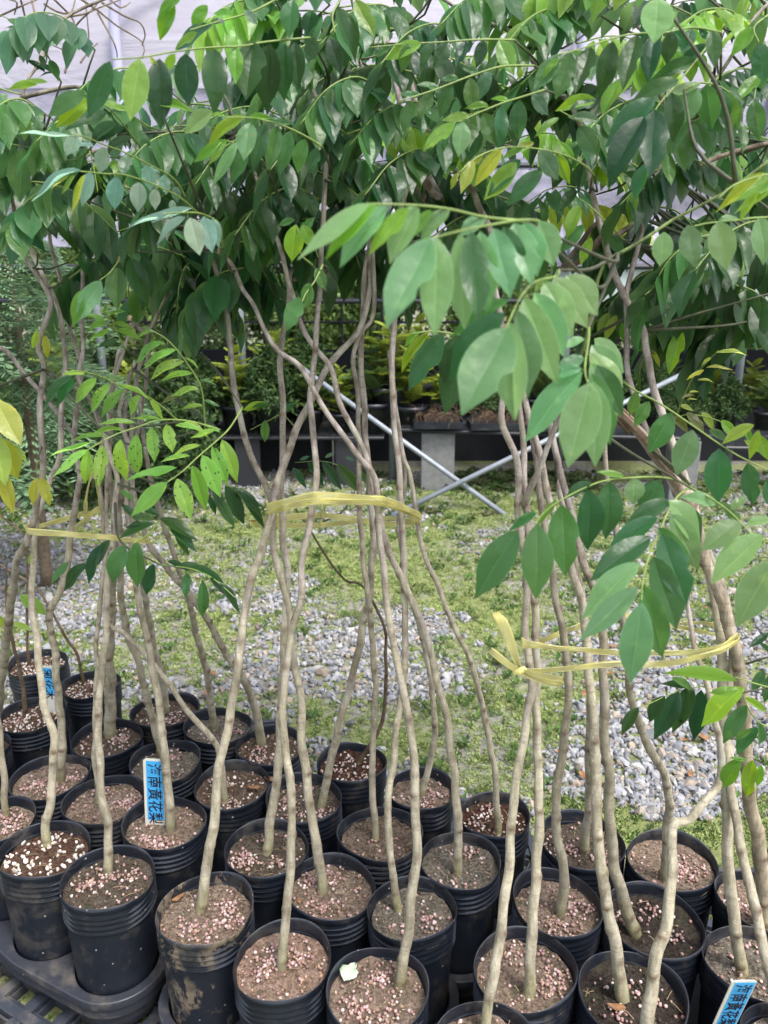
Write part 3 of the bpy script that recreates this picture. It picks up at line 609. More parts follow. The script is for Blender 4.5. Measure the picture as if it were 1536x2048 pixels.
# cx, cy, width px, soil kind, label
PD = [
 (76, 1325, 133, 'perl', 'far corner pot of white perlite with a bare dark sapling, behind the small blue tag'),
 (182, 1368, 115, 'perl', 'perlite pot with a thin dark twig sapling, just right of the small blue tag'),
 (65, 1427, 146, 'perl', 'pot of white perlite mix with a dark crooked thin trunk and the small blue tag'),
 (-48, 1497, 125, 'perl', 'potted tree whose pale trunk climbs along the left frame edge into the leftmost bundle'),
 (214, 1480, 160, 'brown', 'thickest short pale trunk of the left bundle in brown perlite-flecked soil'),
 (331, 1430, 142, 'brown', 'left bundle tree at the rear, brown flecked soil, straight trunk half hidden by others'),
 (428, 1450, 140, 'grey', 'left bundle rear tree leaning slightly left from grey soil beside the gravel'),
 (527, 1492, 142, 'brown', 'left bundle tree slanting hard left out of the last pot in its rear row'),
 (329, 1522, 148, 'grey', 'tree whose grey-soil pot stands directly behind the large blue name tag'),
 (107, 1553, 158, 'tan', 'pale trunk rising from the grainy pot just behind the pot of large white perlite'),
 (207, 1601, 163, 'tan', 'thin straight trunk in a wide tan-soil pot just left of the large blue name tag'),
 (460, 1570, 165, 'brown', 'tree whose trunk bends sharply left like a diagonal bar across the left bundle'),
 (333, 1638, 175, 'tan', 'tree standing beside the large blue name tag in the same squashed oval pot'),
 (15, 1627, 130, 'tan', 'black pot of pink pellets cut by the left edge, behind the white perlite pot'),
 (92, 1692, 185, 'perlbig', 'front left pot scattered with large white perlite chunks round a wavy pale trunk'),
 (219, 1752, 195, 'dark', 'front pot on the tray corner with dark soil and a ring of pink pellets'),
 (411, 1816, 202, 'tan', 'mud-splashed front pot with tan soil and a trunk leaning right into the centre bundle'),
 (566, 1920, 202, 'tanred', 'frontmost pot of reddish dry soil with a green mossy patch and mottled pale trunk'),
 (610, 1592, 160, 'dark', 'tree behind the centre pots, trunk slanting up to the right from dark soil'),
 (536, 1696, 172, 'dark', 'centre tree with the brownest trunk rising straight between the crossing stems'),
 (660, 1772, 185, 'tan', 'centre tree with tan soil, trunk leaning left, pellets heaped at right of its foot'),
 (699, 1528, 140, 'coco', 'rear pot of dark coco chips and white grains with a thin dark leaning twig'),
 (842, 1577, 125, 'tan', 'rear centre tree with clean tan soil and a trunk curving right then up'),
 (989, 1630, 142, 'coco', 'rear tree in dark red coco soil, its long trunk arching left'),
 (760, 1665, 168, 'fib', 'centre rear tree rising almost vertically from fibrous brown soil'),
 (920, 1720, 166, 'grey', 'tree arching left from a pot of grey crusted soil beside the dark red coco pot'),
 (822, 1816, 177, 'grey', 'tree in greenish grey soil, thin yellowish trunk behind the pot with the fallen leaf'),
 (755, 1978, 212, 'tan', 'front pot with a pale torn fallen leaf on its soil and the longest wavy trunk'),
 (1171, 1682, 174, 'dark', 'rear pot of dark soil, its trunk hidden behind two thicker trunks'),
 (1339, 1733, 188, 'tan', 'rear right tree whose trunk makes an S bend before the gravel'),
 (1122, 1808, 184, 'tan', 'right bundle tree with a kinked smooth trunk in a wide tan pot'),
 (1328, 1855, 205, 'black', 'wide pot of nearly black soil with a thick trunk leaning left'),
 (1059, 1939, 210, 'tan', 'front right pot with cracked tan soil around a straight grey trunk'),
 (1269, 1995, 222, 'black', 'front right pot with dark soil, dry leaf, and tall thick trunk leaning left'),
 (972, 2085, 200, 'tan', 'front pot cut by the bottom edge with the palest wavy trunk'),
 (1510, 1815, 170, 'tan', 'half hidden pot at the right edge under the thickest grey trunk'),
 (1500, 1935, 200, 'grey', 'pot at the right edge holding a trunk and the tilted blue name tag'),
 (1300, 2150, 200, 'tan', 'tree cut off below the frame with a thick pale trunk broken at a knuckle'),
 (1560, 2040, 200, 'grey', 'tree cut by the lower right corner with a pale trunk at the very edge'),
]
pos = []
for (cx_, cy_, wd, *_r) in PD:
    p = PZ(cx_, cy_, RIM); t_ = p.y * cp + (H - RIM) * sp_
    pos.append([p.x, p.y, min(.198, max(.172, wd * t_ / F)) * .965])
for it in range(60):
    for i in range(len(pos)):
        for j in range(i):
            dx, dy = pos[i][0] - pos[j][0], pos[i][1] - pos[j][1]; d = math.hypot(dx, dy); need = (pos[i][2] + pos[j][2]) / 2 + .001
            if d < need:
                k = (need - d) / d * .25; pos[i][0] += dx * k; pos[i][1] += dy * k; pos[j][0] -= dx * k; pos[j][1] -= dy * k
                if it > 30: pos[i][2] *= .998; pos[j][2] *= .998
# grid underfoot
def lattice(name, x0, x1, y0, y1, label):
    mb = MB(); s_ = .088; cx_, cy_ = (x0 + x1) / 2, (y0 + y1) / 2; L = 2.2; th = math.radians(62)
    for fam in (0, 1):
        ang = th if fam == 0 else th - math.radians(90); d = Vector((math.cos(ang), math.sin(ang), 0)); nrm = Vector((-d.y, d.x, 0)); k = -30
        while k <= 30:
            for off_, hw, zt in ((0, .0125, .030 + .0015 * fam), (.020, .0026, .022 + .0015 * fam), (-.020, .0026, .022 + .0015 * fam)):
                o_ = nrm * (k * s_ + off_); lo, hi = -9, 9
                for ax, a0, a1 in ((0, x0 - cx_, x1 - cx_), (1, y0 - cy_, y1 - cy_)):
                    t0, t1 = sorted(((a0 - o_[ax]) / d[ax], (a1 - o_[ax]) / d[ax])); lo = max(lo, t0); hi = min(hi, t1)
                if hi - lo > .03:
                    c = o_ + d * (lo + hi) / 2; mb.box((c.x, c.y, zt - .011), ((hi - lo) / 2, hw, .011), ang)
            k += 1
    for c, h_ in (((0, y0 - cy_), ((x1 - x0) / 2, .008)), ((0, y1 - cy_), ((x1 - x0) / 2, .008)), ((x0 - cx_, 0), (.008, (y1 - y0) / 2)), ((x1 - cx_, 0), (.008, (y1 - y0) / 2))):
        mb.box((c[0], c[1], .019), (h_[0], h_[1], .019))
    o = mb.build(name, M['grid']); o.location = (cx_, cy_, 0); tag(o, label, 'grid mat', 'plastic floor grids under the pots')
lattice('floor_grid', -1.45, -.36, .85, 2.5, 'grey plastic lattice floor grid showing weeds through its holes, under the leftmost pots')
lattice('floor_grid', -.35, .42, .80, 2.05, 'grey plastic lattice floor grid mostly hidden under the middle pots')
lattice('floor_grid', .43, 1.2, .80, 1.75, 'grey plastic lattice floor grid hidden under the right-hand pots')
def near_weeds():
    x = rng.uniform(-1.5, 1.2, 5000); y = rng.uniform(.7, 2.1, 5000); n_ = len(x); bV, bF = tuft(9, 5); s = .016 * rng.uniform(.6, 1.3, n_)
    c = np.array([(.05, .12, .02), (.08, .17, .03), (.03, .07, .015)])[rng.choice(3, n_)] * rng.uniform(.75, 1.25, (n_, 1)); a = np.tile(np.eye(3), (n_, 1, 1))
    tag(scatter(bV, bF, np.stack([x, y, np.full(n_, .0)], 1), np.stack([s, s, s], 1), a, c, 'weeds', M['herb']), 'small green weeds growing up beneath the plastic floor grid', 'weeds', kind='stuff')
near_weeds()
# carrier trays
def hull(P):
    P = sorted(set(P)); 
    def half(Q):
        o = []
        for q in Q:
            while len(o) > 1 and (o[-1][0] - o[-2][0]) * (q[1] - o[-2][1]) - (o[-1][1] - o[-2][1]) * (q[0] - o[-2][0]) <= 0: o.pop()
            o.append(q)
        return o
    a = half(P); b_ = half(P[::-1]); return a[:-1] + b_[:-1]
def carrier(ids, z, label):
    ids = [i - 1 for i in ids]; cx_ = sum(pos[i][0] for i in ids) / len(ids); cy_ = sum(pos[i][1] for i in ids) / len(ids)
    pts = []
    for i in ids:
        for k in range(40): a = 2 * math.pi * k / 40; r_ = pos[i][2] / 2 + .012; pts.append((round(pos[i][0] - cx_ + r_ * math.cos(a), 5), round(pos[i][1] - cy_ + r_ * math.sin(a), 5)))
    outline = hull(pts)
    cu = bpy.data.curves.new('tray', 'CURVE'); cu.dimensions = '2D'; cu.fill_mode = 'BOTH'; cu.extrude = .008; cu.bevel_depth = .003; cu.bevel_resolution = 2
    def sp(P):
        s_ = cu.splines.new('POLY'); s_.points.add(len(P) - 1); s_.use_cyclic_u = True
        for q, v in zip(P, s_.points): v.co = (q[0], q[1], 0, 1)
    sp(outline)
    for i in ids: r_ = pos[i][2] / 2 * .955; sp([(pos[i][0] - cx_ + r_ * math.cos(2 * math.pi * k / 48), pos[i][1] - cy_ + r_ * math.sin(2 * math.pi * k / 48)) for k in range(48)])
    to = bpy.data.objects.new('tmp', cu); COL.objects.link(to); dg = bpy.context.evaluated_depsgraph_get(); me = bpy.data.meshes.new_from_object(to.evaluated_get(dg)); bpy.data.objects.remove(to)
    me.materials.clear(); t = tag(empty('carrier_tray', (cx_, cy_, 0)), label, 'tray', 'black carrier trays holding the pots')
    o = obj('deck', me, t, M['tray']); o.location.z = z
    # rim skirt
    V = []; Fc = []; n_ = len(outline)
    for zz, g_ in ((z - .009, 1), (z - .035, .992)):
        for q in outline: V.append((q[0] * g_, q[1] * g_, zz))
    for k in range(n_): k2 = (k + 1) % n_; Fc.append((k, k + n_, k2 + n_, k2))
    obj('skirt', mesh('skirt', V, Fc, True), t, M['tray'])
    for i in ids:   # the cups that hang below the deck round each pot foot
        V = []; Fc = []; S = 32; r_ = pos[i][2] / 2
        for zz, rr in ((z - .004, r_ * .955), (z - .06, r_ * .93), (.043, r_ * .90), (.043, r_ * .5)):
            for k in range(S): V.append((pos[i][0] - cx_ + rr * math.cos(2 * math.pi * k / S), pos[i][1] - cy_ + rr * math.sin(2 * math.pi * k / S), zz))
        for j in range(3):
            for k in range(S): Fc.append((j * S + k, (j + 1) * S + k, (j + 1) * S + (k + 1) % S, j * S + (k + 1) % S))
        obj('cup', mesh('cup', V, Fc, True), t, M['tray'])
carrier([10, 11, 13, 14, 15, 16], .130, 'black carrier tray with rounded corner, under the white perlite pot and its neighbours')
carrier([17, 18, 28, 20, 21, 27], .127, 'black carrier tray under the mud-splashed and reddish-soil front pots')
carrier([5, 6, 7, 8, 9, 12], .124, 'black carrier tray under the rear pots of the left bundle')
carrier([1, 2, 3, 4], .121, 'black carrier tray at the back left under the small blue tag')
carrier([19, 22, 23, 24, 25, 26], .121, 'black carrier tray under the rear pots of the centre bundle')
carrier([29, 30, 31, 32, 33, 34, 35], .124, 'black carrier tray under the pots of the right bundle')
carrier([36, 37], .127, 'black carrier tray at the right edge under the tilted name tag')

def pot_mesh(v):
    r = random.Random(v); S = 56; prof = []
    for z, rr in ((.0, .40), (.003, .418), (.012, .424), (.04, .43), (.12, .448), (.20, .468), (.245, .480)): prof.append((rr, z))
    for k in range(4): z0 = .250 + k * .0125; prof += [(.483, z0), (.506, z0 + .0035), (.506, z0 + .0050), (.486, z0 + .0068)]
    prof += [(.487, .3015), (.505, .306), (.513, .3145), (.505, .3185), (.494, .3155), (.484, .300), (.478, .27)]
    V = []; Fc = []
    e1, a1, e2, a2 = r.uniform(.015, .055), r.uniform(0, 6), r.uniform(.004, .012), r.uniform(0, 6)
    for rr, z in prof:
        q = max(0, z / .318) ** 3
        for k in range(S):
            a = 2 * math.pi * k / S; f = 1 + q * (e1 * math.cos(2 * (a - a1)) + e2 * math.cos(3 * (a - a2))); rib = .0016 * math.cos(a * 14) if z < .246 and rr > .42 else 0
            zz = z + q * (.004 * math.sin(2 * a + a1) + .002 * math.sin(3 * a + a2)) if z > .1 else z
            V.append(((rr * f + rib) * math.cos(a), (rr * f + rib) * math.sin(a), zz))
    n_ = len(prof)
    for i in range(n_ - 1):
        for k in range(S): Fc.append((i * S + k, i * S + (k + 1) % S, (i + 1) * S + (k + 1) % S, (i + 1) * S + k))
    Fc.append(tuple(range(S - 1, -1, -1)))
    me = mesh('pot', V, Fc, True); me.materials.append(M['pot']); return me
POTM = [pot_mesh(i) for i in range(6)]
def soil_mesh(v):
    S = 40; Rn = 15; V = [(0, 0, .004)]; Fc = []
    for j in range(1, Rn + 1):
        rr = .483 * j / Rn
        for k in range(S):
            a = 2 * math.pi * k / S; x, y = rr * math.cos(a), rr * math.sin(a)
            z = .03 * noise.noise(Vector((x * 4, y * 4, v * 7.))) + .02 * noise.noise(Vector((x * 13, y * 13, v * 3.))) + .006 * noise.noise(Vector((x * 34, y * 34, v))) + .012 * math.exp(-(rr / .12) ** 2) + (.012 * max(0, (rr - .4) / .08) if v % 2 else 0)
            V.append((x, y, z))
    for k in range(S): Fc.append((0, 1 + k, 1 + (k + 1) % S))
    for j in range(Rn - 1):
        for k in range(S): a = 1 + j * S + k; b_ = 1 + j * S + (k + 1) % S; Fc.append((a, a + S, b_ + S, b_))
    me = mesh('soil', V, Fc, True); me.materials.append(M['soil']); return me
SOILM = [soil_mesh(i) for i in range(6)]
SOILC = {'tan': (.27, .19, .135), 'tanred': (.34, .215, .15), 'grey': (.21, .175, .135), 'dark': (.12, .09, .065), 'black': (.06, .045, .035), 'brown': (.14, .09, .06), 'coco': (.085, .035, .022), 'perl': (.13, .065, .04), 'perlbig': (.13, .065, .04), 'fib': (.17, .12, .085)}
M['straw'] = plain('dry_straw', (.30, .22, .13), .9)
M['perlite'] = plain("perlite", (.75, .72, .68), .8)
trees = []; SOILZ = RIM - .025
stem_pts = []           # (point, tree index)
def grains(parent, n_, size, pal_, R_, seed, heap, flat=False, chunk=False):
    r = np.random.default_rng(seed); nc = 3; P = []
    hc = [(r.uniform(.15, .33) * math.cos(a), r.uniform(.15, .33) * math.sin(a)) for a in r.uniform(0, 2 * math.pi, nc)]
    while len(P) < n_:
        if r.random() < heap: c = hc[r.integers(nc)]; x, y = c[0] + r.normal(0, .10), c[1] + r.normal(0, .07)
        else: a = r.uniform(0, 6.283); q = .46 * math.sqrt(r.random()); x, y = q * math.cos(a), q * math.sin(a)
        if .06 < math.hypot(x, y) < .455: P.append((x, y))
    P = np.array(P); s = size * r.uniform(.7, 1.25, n_)
    z = np.array([.004 + .03 * noise.noise(Vector((x * 4, y * 4, parent['v'] * 7.))) for x, y in P]) * 1. * R_ + s * .6
    if heap > .5: z += np.abs(r.normal(0, .0022, n_))
    V3 = np.stack([P[:, 0] * R_, P[:, 1] * R_, z], 1); c = np.array(pal_)[r.integers(0, len(pal_), n_)] * r.uniform(.8, 1.2, (n_, 1)); sc3 = np.stack([s, s, s * (.9 if not chunk else .6)], 1)
    if chunk: sc3 *= r.uniform(.6, 1.5, (n_, 3))
    bV, bF = (I1V, I1F) if chunk else (I2V, I2F)
    o = scatter(bV, bF, V3, sc3, rand_rot(n_), c, 'perlite' if chunk else 'pellets', M['grain'], None, not chunk, .15 if chunk else .03); o.parent = parent; o['kind'] = 'stuff'; return o
PINK = [(.46, .29, .28), (.54, .37, .36), (.36, .21, .19), (.64, .50, .48), (.42, .28, .22), (.30, .18, .15)]; WHITE = [(.8, .76, .7), (.7, .64, .56), (.75, .6, .52)]
for i, (cx_, cy_, wd, soil, label) in enumerate(PD):
    x, y, D = pos[i]; t = tag(empty('potted_tree', (x, y, .045)), label, 'potted tree', 'young trees in black pots'); r = random.Random(i * 3 + 1)
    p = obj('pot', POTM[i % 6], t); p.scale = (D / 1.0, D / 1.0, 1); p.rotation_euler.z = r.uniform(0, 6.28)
    p.color = (1, 1, 1, {16: .495, 7: .6, 33: .6, 20: .62}.get(i, r.uniform(.74, .95)))
    s_ = obj('soil', SOILM[i % 6], t); s_.scale = (D * .985, D * .985, .30); s_.location.z = SOILZ - .045; s_.color = (*SOILC[soil], 1)
    trees.append({'o': t, 'D': D, 'x': x, 'y': y})
    holder = s_; holder['v'] = i % 6
    n_ = {'tan': 120, 'tanred': 110, 'grey': 60, 'dark': 110, 'black': 75, 'brown': 70, 'coco': 45, 'perl': 20, 'perlbig': 0, 'fib': 15}[soil] * (1.25 if i in (17, 27, 20, 16) else 1)
    if n_: g = grains(t, int(n_), .0033, PINK, D, i + 50, .72) if 0 else None
    t['v'] = i % 6
    for cnt, sz, pl, hp, ch in ((int(n_ * 1.15), .0031, PINK, .7, False), ({'perl': 190, 'perlbig': 90, 'coco': 70, 'brown': 60, 'dark': 12}.get(soil, 0), {'perlbig': .0047}.get(soil, .0032), WHITE, .1, True)):
        if cnt: g = grains(t, cnt, sz, pl, D, i + 50, hp, chunk=ch); g.location.z = SOILZ - .045
    # soil crumbs
    g = grains(t, 150, .0022, [tuple(c * k for c in SOILC[soil]) for k in (.5, 1.2, 1.7)], D, i + 90, .0, chunk=True); g.name = 'soil_crumbs'; g.location.z = SOILZ - .046
    mb = MB(); rs = random.Random(i + 7)
    for k in range(13):
        a = rs.uniform(0, 6.28); q = rs.uniform(.1, .42) * D; c0 = Vector((q * math.cos(a), q * math.sin(a), SOILZ - .045 + .008)); a2 = rs.uniform(0, 6.28); l_ = rs.uniform(.008, .028); dv = Vector((math.cos(a2), math.sin(a2), rs.uniform(-.1, .3))) * l_
        mb.tube([c0 - dv * .5, c0 + Vector((0, 0, .002)), c0 + dv * .5], .0006, 3)
    sw = mb.build('straw', M['straw'], t); sw['kind'] = 'stuff'
    del t['v']; del s_['v']

# ------------------------------------------------------------------ trunks
SCAR = [[]]
def woody(pts, r0, r1, seed, sides=10, step=.009, node_gap=.045, node=.36):
    P = catmull(pts, step); n_ = len(P); r = random.Random(seed)
    # slight crookedness
    L = 0; nodes = []; nxt = .03; acc = [0]
    for k in range(1, n_): L += (P[k] - P[k - 1]).length; acc.append(L)
    while nxt < L: nodes.append((nxt, r.uniform(0, 6.28))); nxt += node_gap * r.uniform(.6, 1.6)
    ph = r.uniform(0, 50)
    for k in range(1, n_ - 1):
        s_ = acc[k]; P[k] = P[k] + Vector((noise.noise(Vector((s_ * 13, ph, 0))), noise.noise(Vector((s_ * 13, ph, 5))), 0)) * .0055
    def rad(t): return (r0 + (r1 - r0) * t ** .9) * (1 + .12 * math.exp(-t * L / .02)) * (1 + .06 * noise.noise(Vector((t * L * 14, ph, 2))))
    def jit(i, a):
        f = 1 + .05 * noise.noise(Vector((math.cos(a) * 1.5, acc[i] * 20, ph + math.sin(a) * 1.5)))
        for s_, an in nodes:
            d = acc[i] - s_
            if abs(d) < .014: f += node * math.exp(-(d / .0042) ** 2) * (.22 + .9 * max(0, math.cos(a - an)) ** 5)
        return f
    out = tube_arrays(P, rad, sides, True, jit); sc_l = []
    for i in range(n_):
        near_ = [(s_, an) for s_, an in nodes if abs(acc[i] - s_) < .013]
        for k in range(sides):
            a = 2 * math.pi * k / sides; v = 0
            for s_, an in near_: v = max(v, math.exp(-((acc[i] - s_) / .005) ** 2) * (.25 + .9 * max(0, math.cos(a - an)) ** 3))
            sc_l.append(v)
    SCAR[0] = sc_l
    return out, P, acc, L
def trunk_obj(name, parent, pts, r0, r1, seed, hbase=None, tint=(1, 1, 1), **kw):
    (V, Fc), P, acc, L = woody(pts, r0, r1, seed, **kw); off = parent.location
    sides = kw.get('sides', 10); me = mesh(name, [v - off for v in V], Fc, True); at = me.attributes.new('hfac', 'FLOAT', 'POINT')
    sc_ = at2 = me.attributes.new('scar', 'FLOAT', 'POINT'); sv = []
    for v_, (sa) in zip(V, SCAR[0] + [0] * (len(V) - len(SCAR[0]))): sv.append(sa)
    at2.data.foreach_set('value', np.array(sv, np.float32))
    vals = np.array([max(0, min(1.3, (v.z - .33) / 1.35)) for v in V], np.float32); at.data.foreach_set('value', vals)
    o = obj(name, me, parent, M['bark']); o.color = (*tint, 1); return o, P
bends = {}
def addstem(idx, pts, w0, w1, Yc, tie, top=.0, k2=-.3, ytie=None, name='trunk', tint=None):
    """idx pot number (1-based); pts pixels from the foot up; Yc the distance of the bundle; tie the pixel row of the tape"""
    T = trees[idx - 1]; p0 = PZ(pts[0][0], pts[0][1], SOILZ)
    # keep the foot inside its own pot
    c = Vector((T['x'], T['y'], SOILZ)); d = p0 - c; mx = T['D'] * .36
    if d.length > mx: p0 = c + d * (mx / d.length)
    p0.z = SOILZ - .012; Y0 = p0.y; Yt = ytie if ytie is not None else Yc + (Y0 - Yc) * .3
    y0 = pts[0][1]; out = [p0]
    for (x, y) in pts[1:]:
        if y >= tie: q = (y0 - y) / max(1, (y0 - tie)); Y = Y0 + (Yt - Y0) * (q * q * (3 - 2 * q) * .5 + q * .5)
        else: q = (tie - y) / max(300., tie); Y = Yt + (k2 * (Y0 - Yc) + top) * q
        out.append(PY(x, y, Y))
    zc = p0.y * cp + (H - SOILZ) * sp_; r0 = w0 / 2 * zc / F; last = out[-1]; z1 = last.y * cp - (last.z - H) * sp_; r1 = w1 * .84 / 2 * z1 / F
    rr = random.Random(idx); tn = tint or (rr.uniform(.85, 1.2),) * 3
    o, P = trunk_obj(name, T['o'], out, r0, r1, idx * 7 + len(pts), tint=tn)
    for q in P[::4]: stem_pts.append((q.copy(), idx - 1))
    T.setdefault('P', P); T['top'] = P[-1]; return P
def cr(n, *pts): return [R(n, x, y) for x, y in pts]
LC, CC, RC = 1.60, 1.42, 1.20
addstem(4, [(-22, 1500), (10, 1310), (15, 1280), (30, 1140), (55, 1075), (75, 1000), (86, 910), (80, 805), (87, 730), (77, 690), (102, 610), (82, 560), (52, 515), (35, 470)], 19, 10, LC, 1060, ytie=1.5)
addstem(15, [(94, 1690), (90, 1650), (100, 1600), (104, 1540), (107, 1480), (95, 1430), (80, 1355), (72, 1280), (65, 1190), (72, 1070), (80, 1020), (100, 960), (122, 900), (121, 815), (132, 740), (130, 690), (122, 640), (105, 590), (75, 525), (35, 415), (8, 390)], 18, 8, LC, 1060)
addstem(10, [(120, 1562), (123, 1480), (118, 1405), (112, 1330), (104, 1270), (97, 1230), (120, 1185), (135, 1120), (142, 1060), (153, 990), (160, 950), (152, 905), (150, 860), (153, 800), (162, 738), (138, 650), (118, 550), (100, 475), (97, 430), (90, 380)], 17, 8, LC, 1060)
addstem(11, [(196, 1604), (190, 1530), (192, 1400), (193, 1280), (202, 1190), (213, 1080), (215, 940), (218, 850), (222, 790), (245, 720), (262, 660), (268, 610), (262, 560)], 11, 7, LC, 1060)
addstem(16, [(217, 1749), (215, 1650), (203, 1580), (197, 1480), (200, 1380), (211, 1290), (215, 1165), (227, 1080), (232, 990), (233, 950), (215, 900), (200, 850), (180, 800), (160, 760), (167, 700), (163, 600), (168, 500), (175, 430)], 18, 8, LC, 1060)
addstem(5, [(219, 1472), (220, 1380), (219, 1300), (225, 1150), (232, 1060), (218, 960), (222, 860), (225, 800), (240, 700)], 24, 9, LC, 1060)
addstem(6, [(331, 1422), (325, 1370), (305, 1280), (290, 1190), (280, 1110), (262, 1060), (265, 960), (280, 830), (300, 700)], 15, 8, LC, 1060)
addstem(9, [(321, 1502), (300, 1420), (280, 1340), (250, 1250), (240, 1180), (243, 1100), (240, 1000), (262, 900), (270, 780), (300, 660), (335, 590), (345, 520)], 16, 8, LC, 1060)
addstem(13, [(340, 1664), (335, 1580), (325, 1480), (310, 1355), (295, 1280), (278, 1190), (270, 1160), (263, 1080), (252, 1000), (258, 900), (240, 820), (270, 720)], 19, 8, LC, 1060)
addstem(12, [(452, 1606), (440, 1515), (425, 1480), (375, 1420), (340, 1370), (285, 1305), (245, 1265), (215, 1245), (212, 1160), (208, 1060), (200, 960), (205, 880)], 14, 8, LC, 1060)
addstem(7, [(428, 1458), (415, 1355), (395, 1280), (390, 1255), (377, 1195), (350, 1115), (325, 1040), (310, 990), (290, 900), (275, 750)], 15, 8, LC, 1060, ytie=1.66)
addstem(8, [(525, 1490), (505, 1395), (450, 1305), (435, 1280), (385, 1195), (325, 1125), (295, 1085), (270, 1000), (250, 900), (255, 800)], 18, 8, LC, 1060, ytie=1.63)
addstem(14, [(10, 1632), (2, 1500), (-25, 1300), (-40, 1100), (-30, 900), (-20, 720), (10, 700), (60, 760), (150, 870)], 14, 9, LC, 1060)
addstem(3, [(50, 1430), (45, 1370), (25, 1280), (12, 1200), (15, 1120)], 10, 4, 2.0, 1060, tint=(.35, .28, .26))
addstem(2, [(160, 1357), (155, 1310), (130, 1275), (75, 1180), (0, 1130), (-30, 1110)], 7, 4, 2.1, 1060, tint=(.4, .32, .28))
addstem(1, [(57, 1330), (55, 1280), (55, 1150), (52, 1090), (35, 1060), (0, 1030)], 6, 3, 2.3, 1060, tint=(.35, .25, .25))
# centre
addstem(17, [(398, 1822), (415, 1730), (430, 1630), (440, 1530), (460, 1430), (475, 1345), (480, 1280), (492, 1215), (510, 1140), (530, 1080), (543, 1030), (550, 990), (565, 940), (595, 860), (620, 805), (650, 740), (700, 685), (722, 655), (738, 600), (742, 520), (735, 440)], 21, 13, CC, 1020, ytie=1.36, top=.18, k2=0)
addstem(20, [(531, 1708), (540, 1640), (555, 1560), (560, 1480), (565, 1380), (570, 1280), (572, 1190), (575, 1140), (565, 1075), (562, 1000), (565, 940), (565, 840), (562, 740), (568, 670), (578, 600), (582, 540)], 19, 12, CC, 1020)
addstem(18, [(563, 1938), (577, 1780), (582, 1705), (585, 1605), (572, 1505), (565, 1420), (572, 1330), (582, 1270), (600, 1205), (605, 1130), (620, 1055), (630, 990), (632, 940), (627, 840), (620, 790), (632, 690), (637, 590), (645, 490), (652, 350), (655, 290), (645, 225), (610, 150), (572, 60), (560, -30)], 19, 9, CC, 1010, ytie=1.28)
addstem(21, [(645, 1785), (635, 1705), (620, 1605), (605, 1480), (605, 1405), (590, 1330), (577, 1215), (555, 1130), (543, 1065), (545, 1020), (537, 980), (505, 920), (480, 840), (470, 790), (465, 715), (455, 640), (440, 560), (415, 500), (400, 450)], 20, 11, CC, 1020, ytie=1.40)
addstem(19, [(640, 1614), (660, 1530), (685, 1430), (710, 1330), (725, 1240), (740, 1190), (745, 1090), (740, 990), (733, 900), (728, 800), (722, 700), (728, 600), (735, 500)], 17, 12, CC, 1020)
addstem(25, [(752, 1679), (745, 1580), (745, 1480), (750, 1380), (745, 1280), (740, 1240), (730, 1140), (720, 1040), (718, 940), (715, 790), (710, 715), (720, 665), (740, 640), (748, 590), (745, 500)], 14, 10, CC, 1020)
addstem(27, [(798, 1824), (783, 1730), (776, 1630), (785, 1530), (798, 1430), (808, 1330), (809, 1190), (805, 1090), (800, 965), (788, 840), (785, 740), (788, 640), (792, 540), (800, 420), (840, 330)], 15, 13, CC, 1020, ytie=1.37)
addstem(28, [(796, 1972), (808, 1905), (820, 1830), (830, 1730), (833, 1630), (828, 1530), (818, 1455), (798, 1355), (786, 1270), (773, 1170), (762, 1090), (756, 1000), (748, 950), (715, 910), (670, 850), (635, 795), (600, 730), (560, 705), (530, 665), (510, 610), (490, 580), (465, 530), (430, 500), (400, 480)], 22, 9, CC, 1010, ytie=1.25)
addstem(26, [(913, 1748), (915, 1630), (905, 1530), (890, 1430), (868, 1330), (848, 1270), (828, 1215), (798, 1150), (778, 1110), (765, 1060), (752, 1000), (735, 930), (720, 890), (685, 815), (665, 740), (635, 700), (605, 655), (582, 580), (560, 500), (520, 390), (500, 330), (470, 270)], 18, 9, CC, 1020, ytie=1.33)
addstem(23, [(843, 1594), (868, 1480), (865, 1380), (853, 1310), (838, 1250), (815, 1180), (806, 1120), (800, 1050), (812, 960), (800, 880), (790, 780)], 14, 8, CC, 1020)
addstem(24, [(995, 1668), (993, 1580), (978, 1480), (958, 1380), (936, 1310), (898, 1230), (868, 1150), (843, 1090), (832, 1020), (820, 950), (805, 915), (800, 860), (786, 780), (778, 700)], 14, 9, CC, 1020)
addstem(22, [(712, 1530), (740, 1490), (766, 1440), (773, 1350), (766, 1250), (735, 1185), (715, 1165), (690, 1160), (650, 1110), (620, 1060), (590, 1015)], 9, 4, 1.7, 1020, tint=(.35, .28, .25))
# right
addstem(35, [(972, 2070), (988, 1930), (1008, 1805), (1018, 1730), (1023, 1655), (1033, 1555), (1053, 1430), (1063, 1380), (1056, 1330), (1050, 1240), (1052, 1150), (1045, 1075), (1040, 1020), (1030, 915), (1003, 840), (1003, 780), (1000, 700), (998, 640), (985, 560)], 22, 14, RC, 1310)
addstem(33, [(1056, 1992), (1063, 1880), (1073, 1730), (1078, 1580), (1073, 1430), (1075, 1340), (1068, 1240), (1065, 1190), (1060, 1090), (1052, 1000), (1048, 900), (1040, 820), (1035, 750), (1050, 640)], 23, 13, RC, 1310)
addstem(31, [(1123, 1828), (1125, 1730), (1113, 1655), (1118, 1580), (1128, 1480), (1135, 1380), (1133, 1315), (1123, 1255), (1108, 1180), (1103, 1140), (1095, 1060), (1080, 980), (1070, 900), (1060, 840)], 21, 14, RC, 1310)
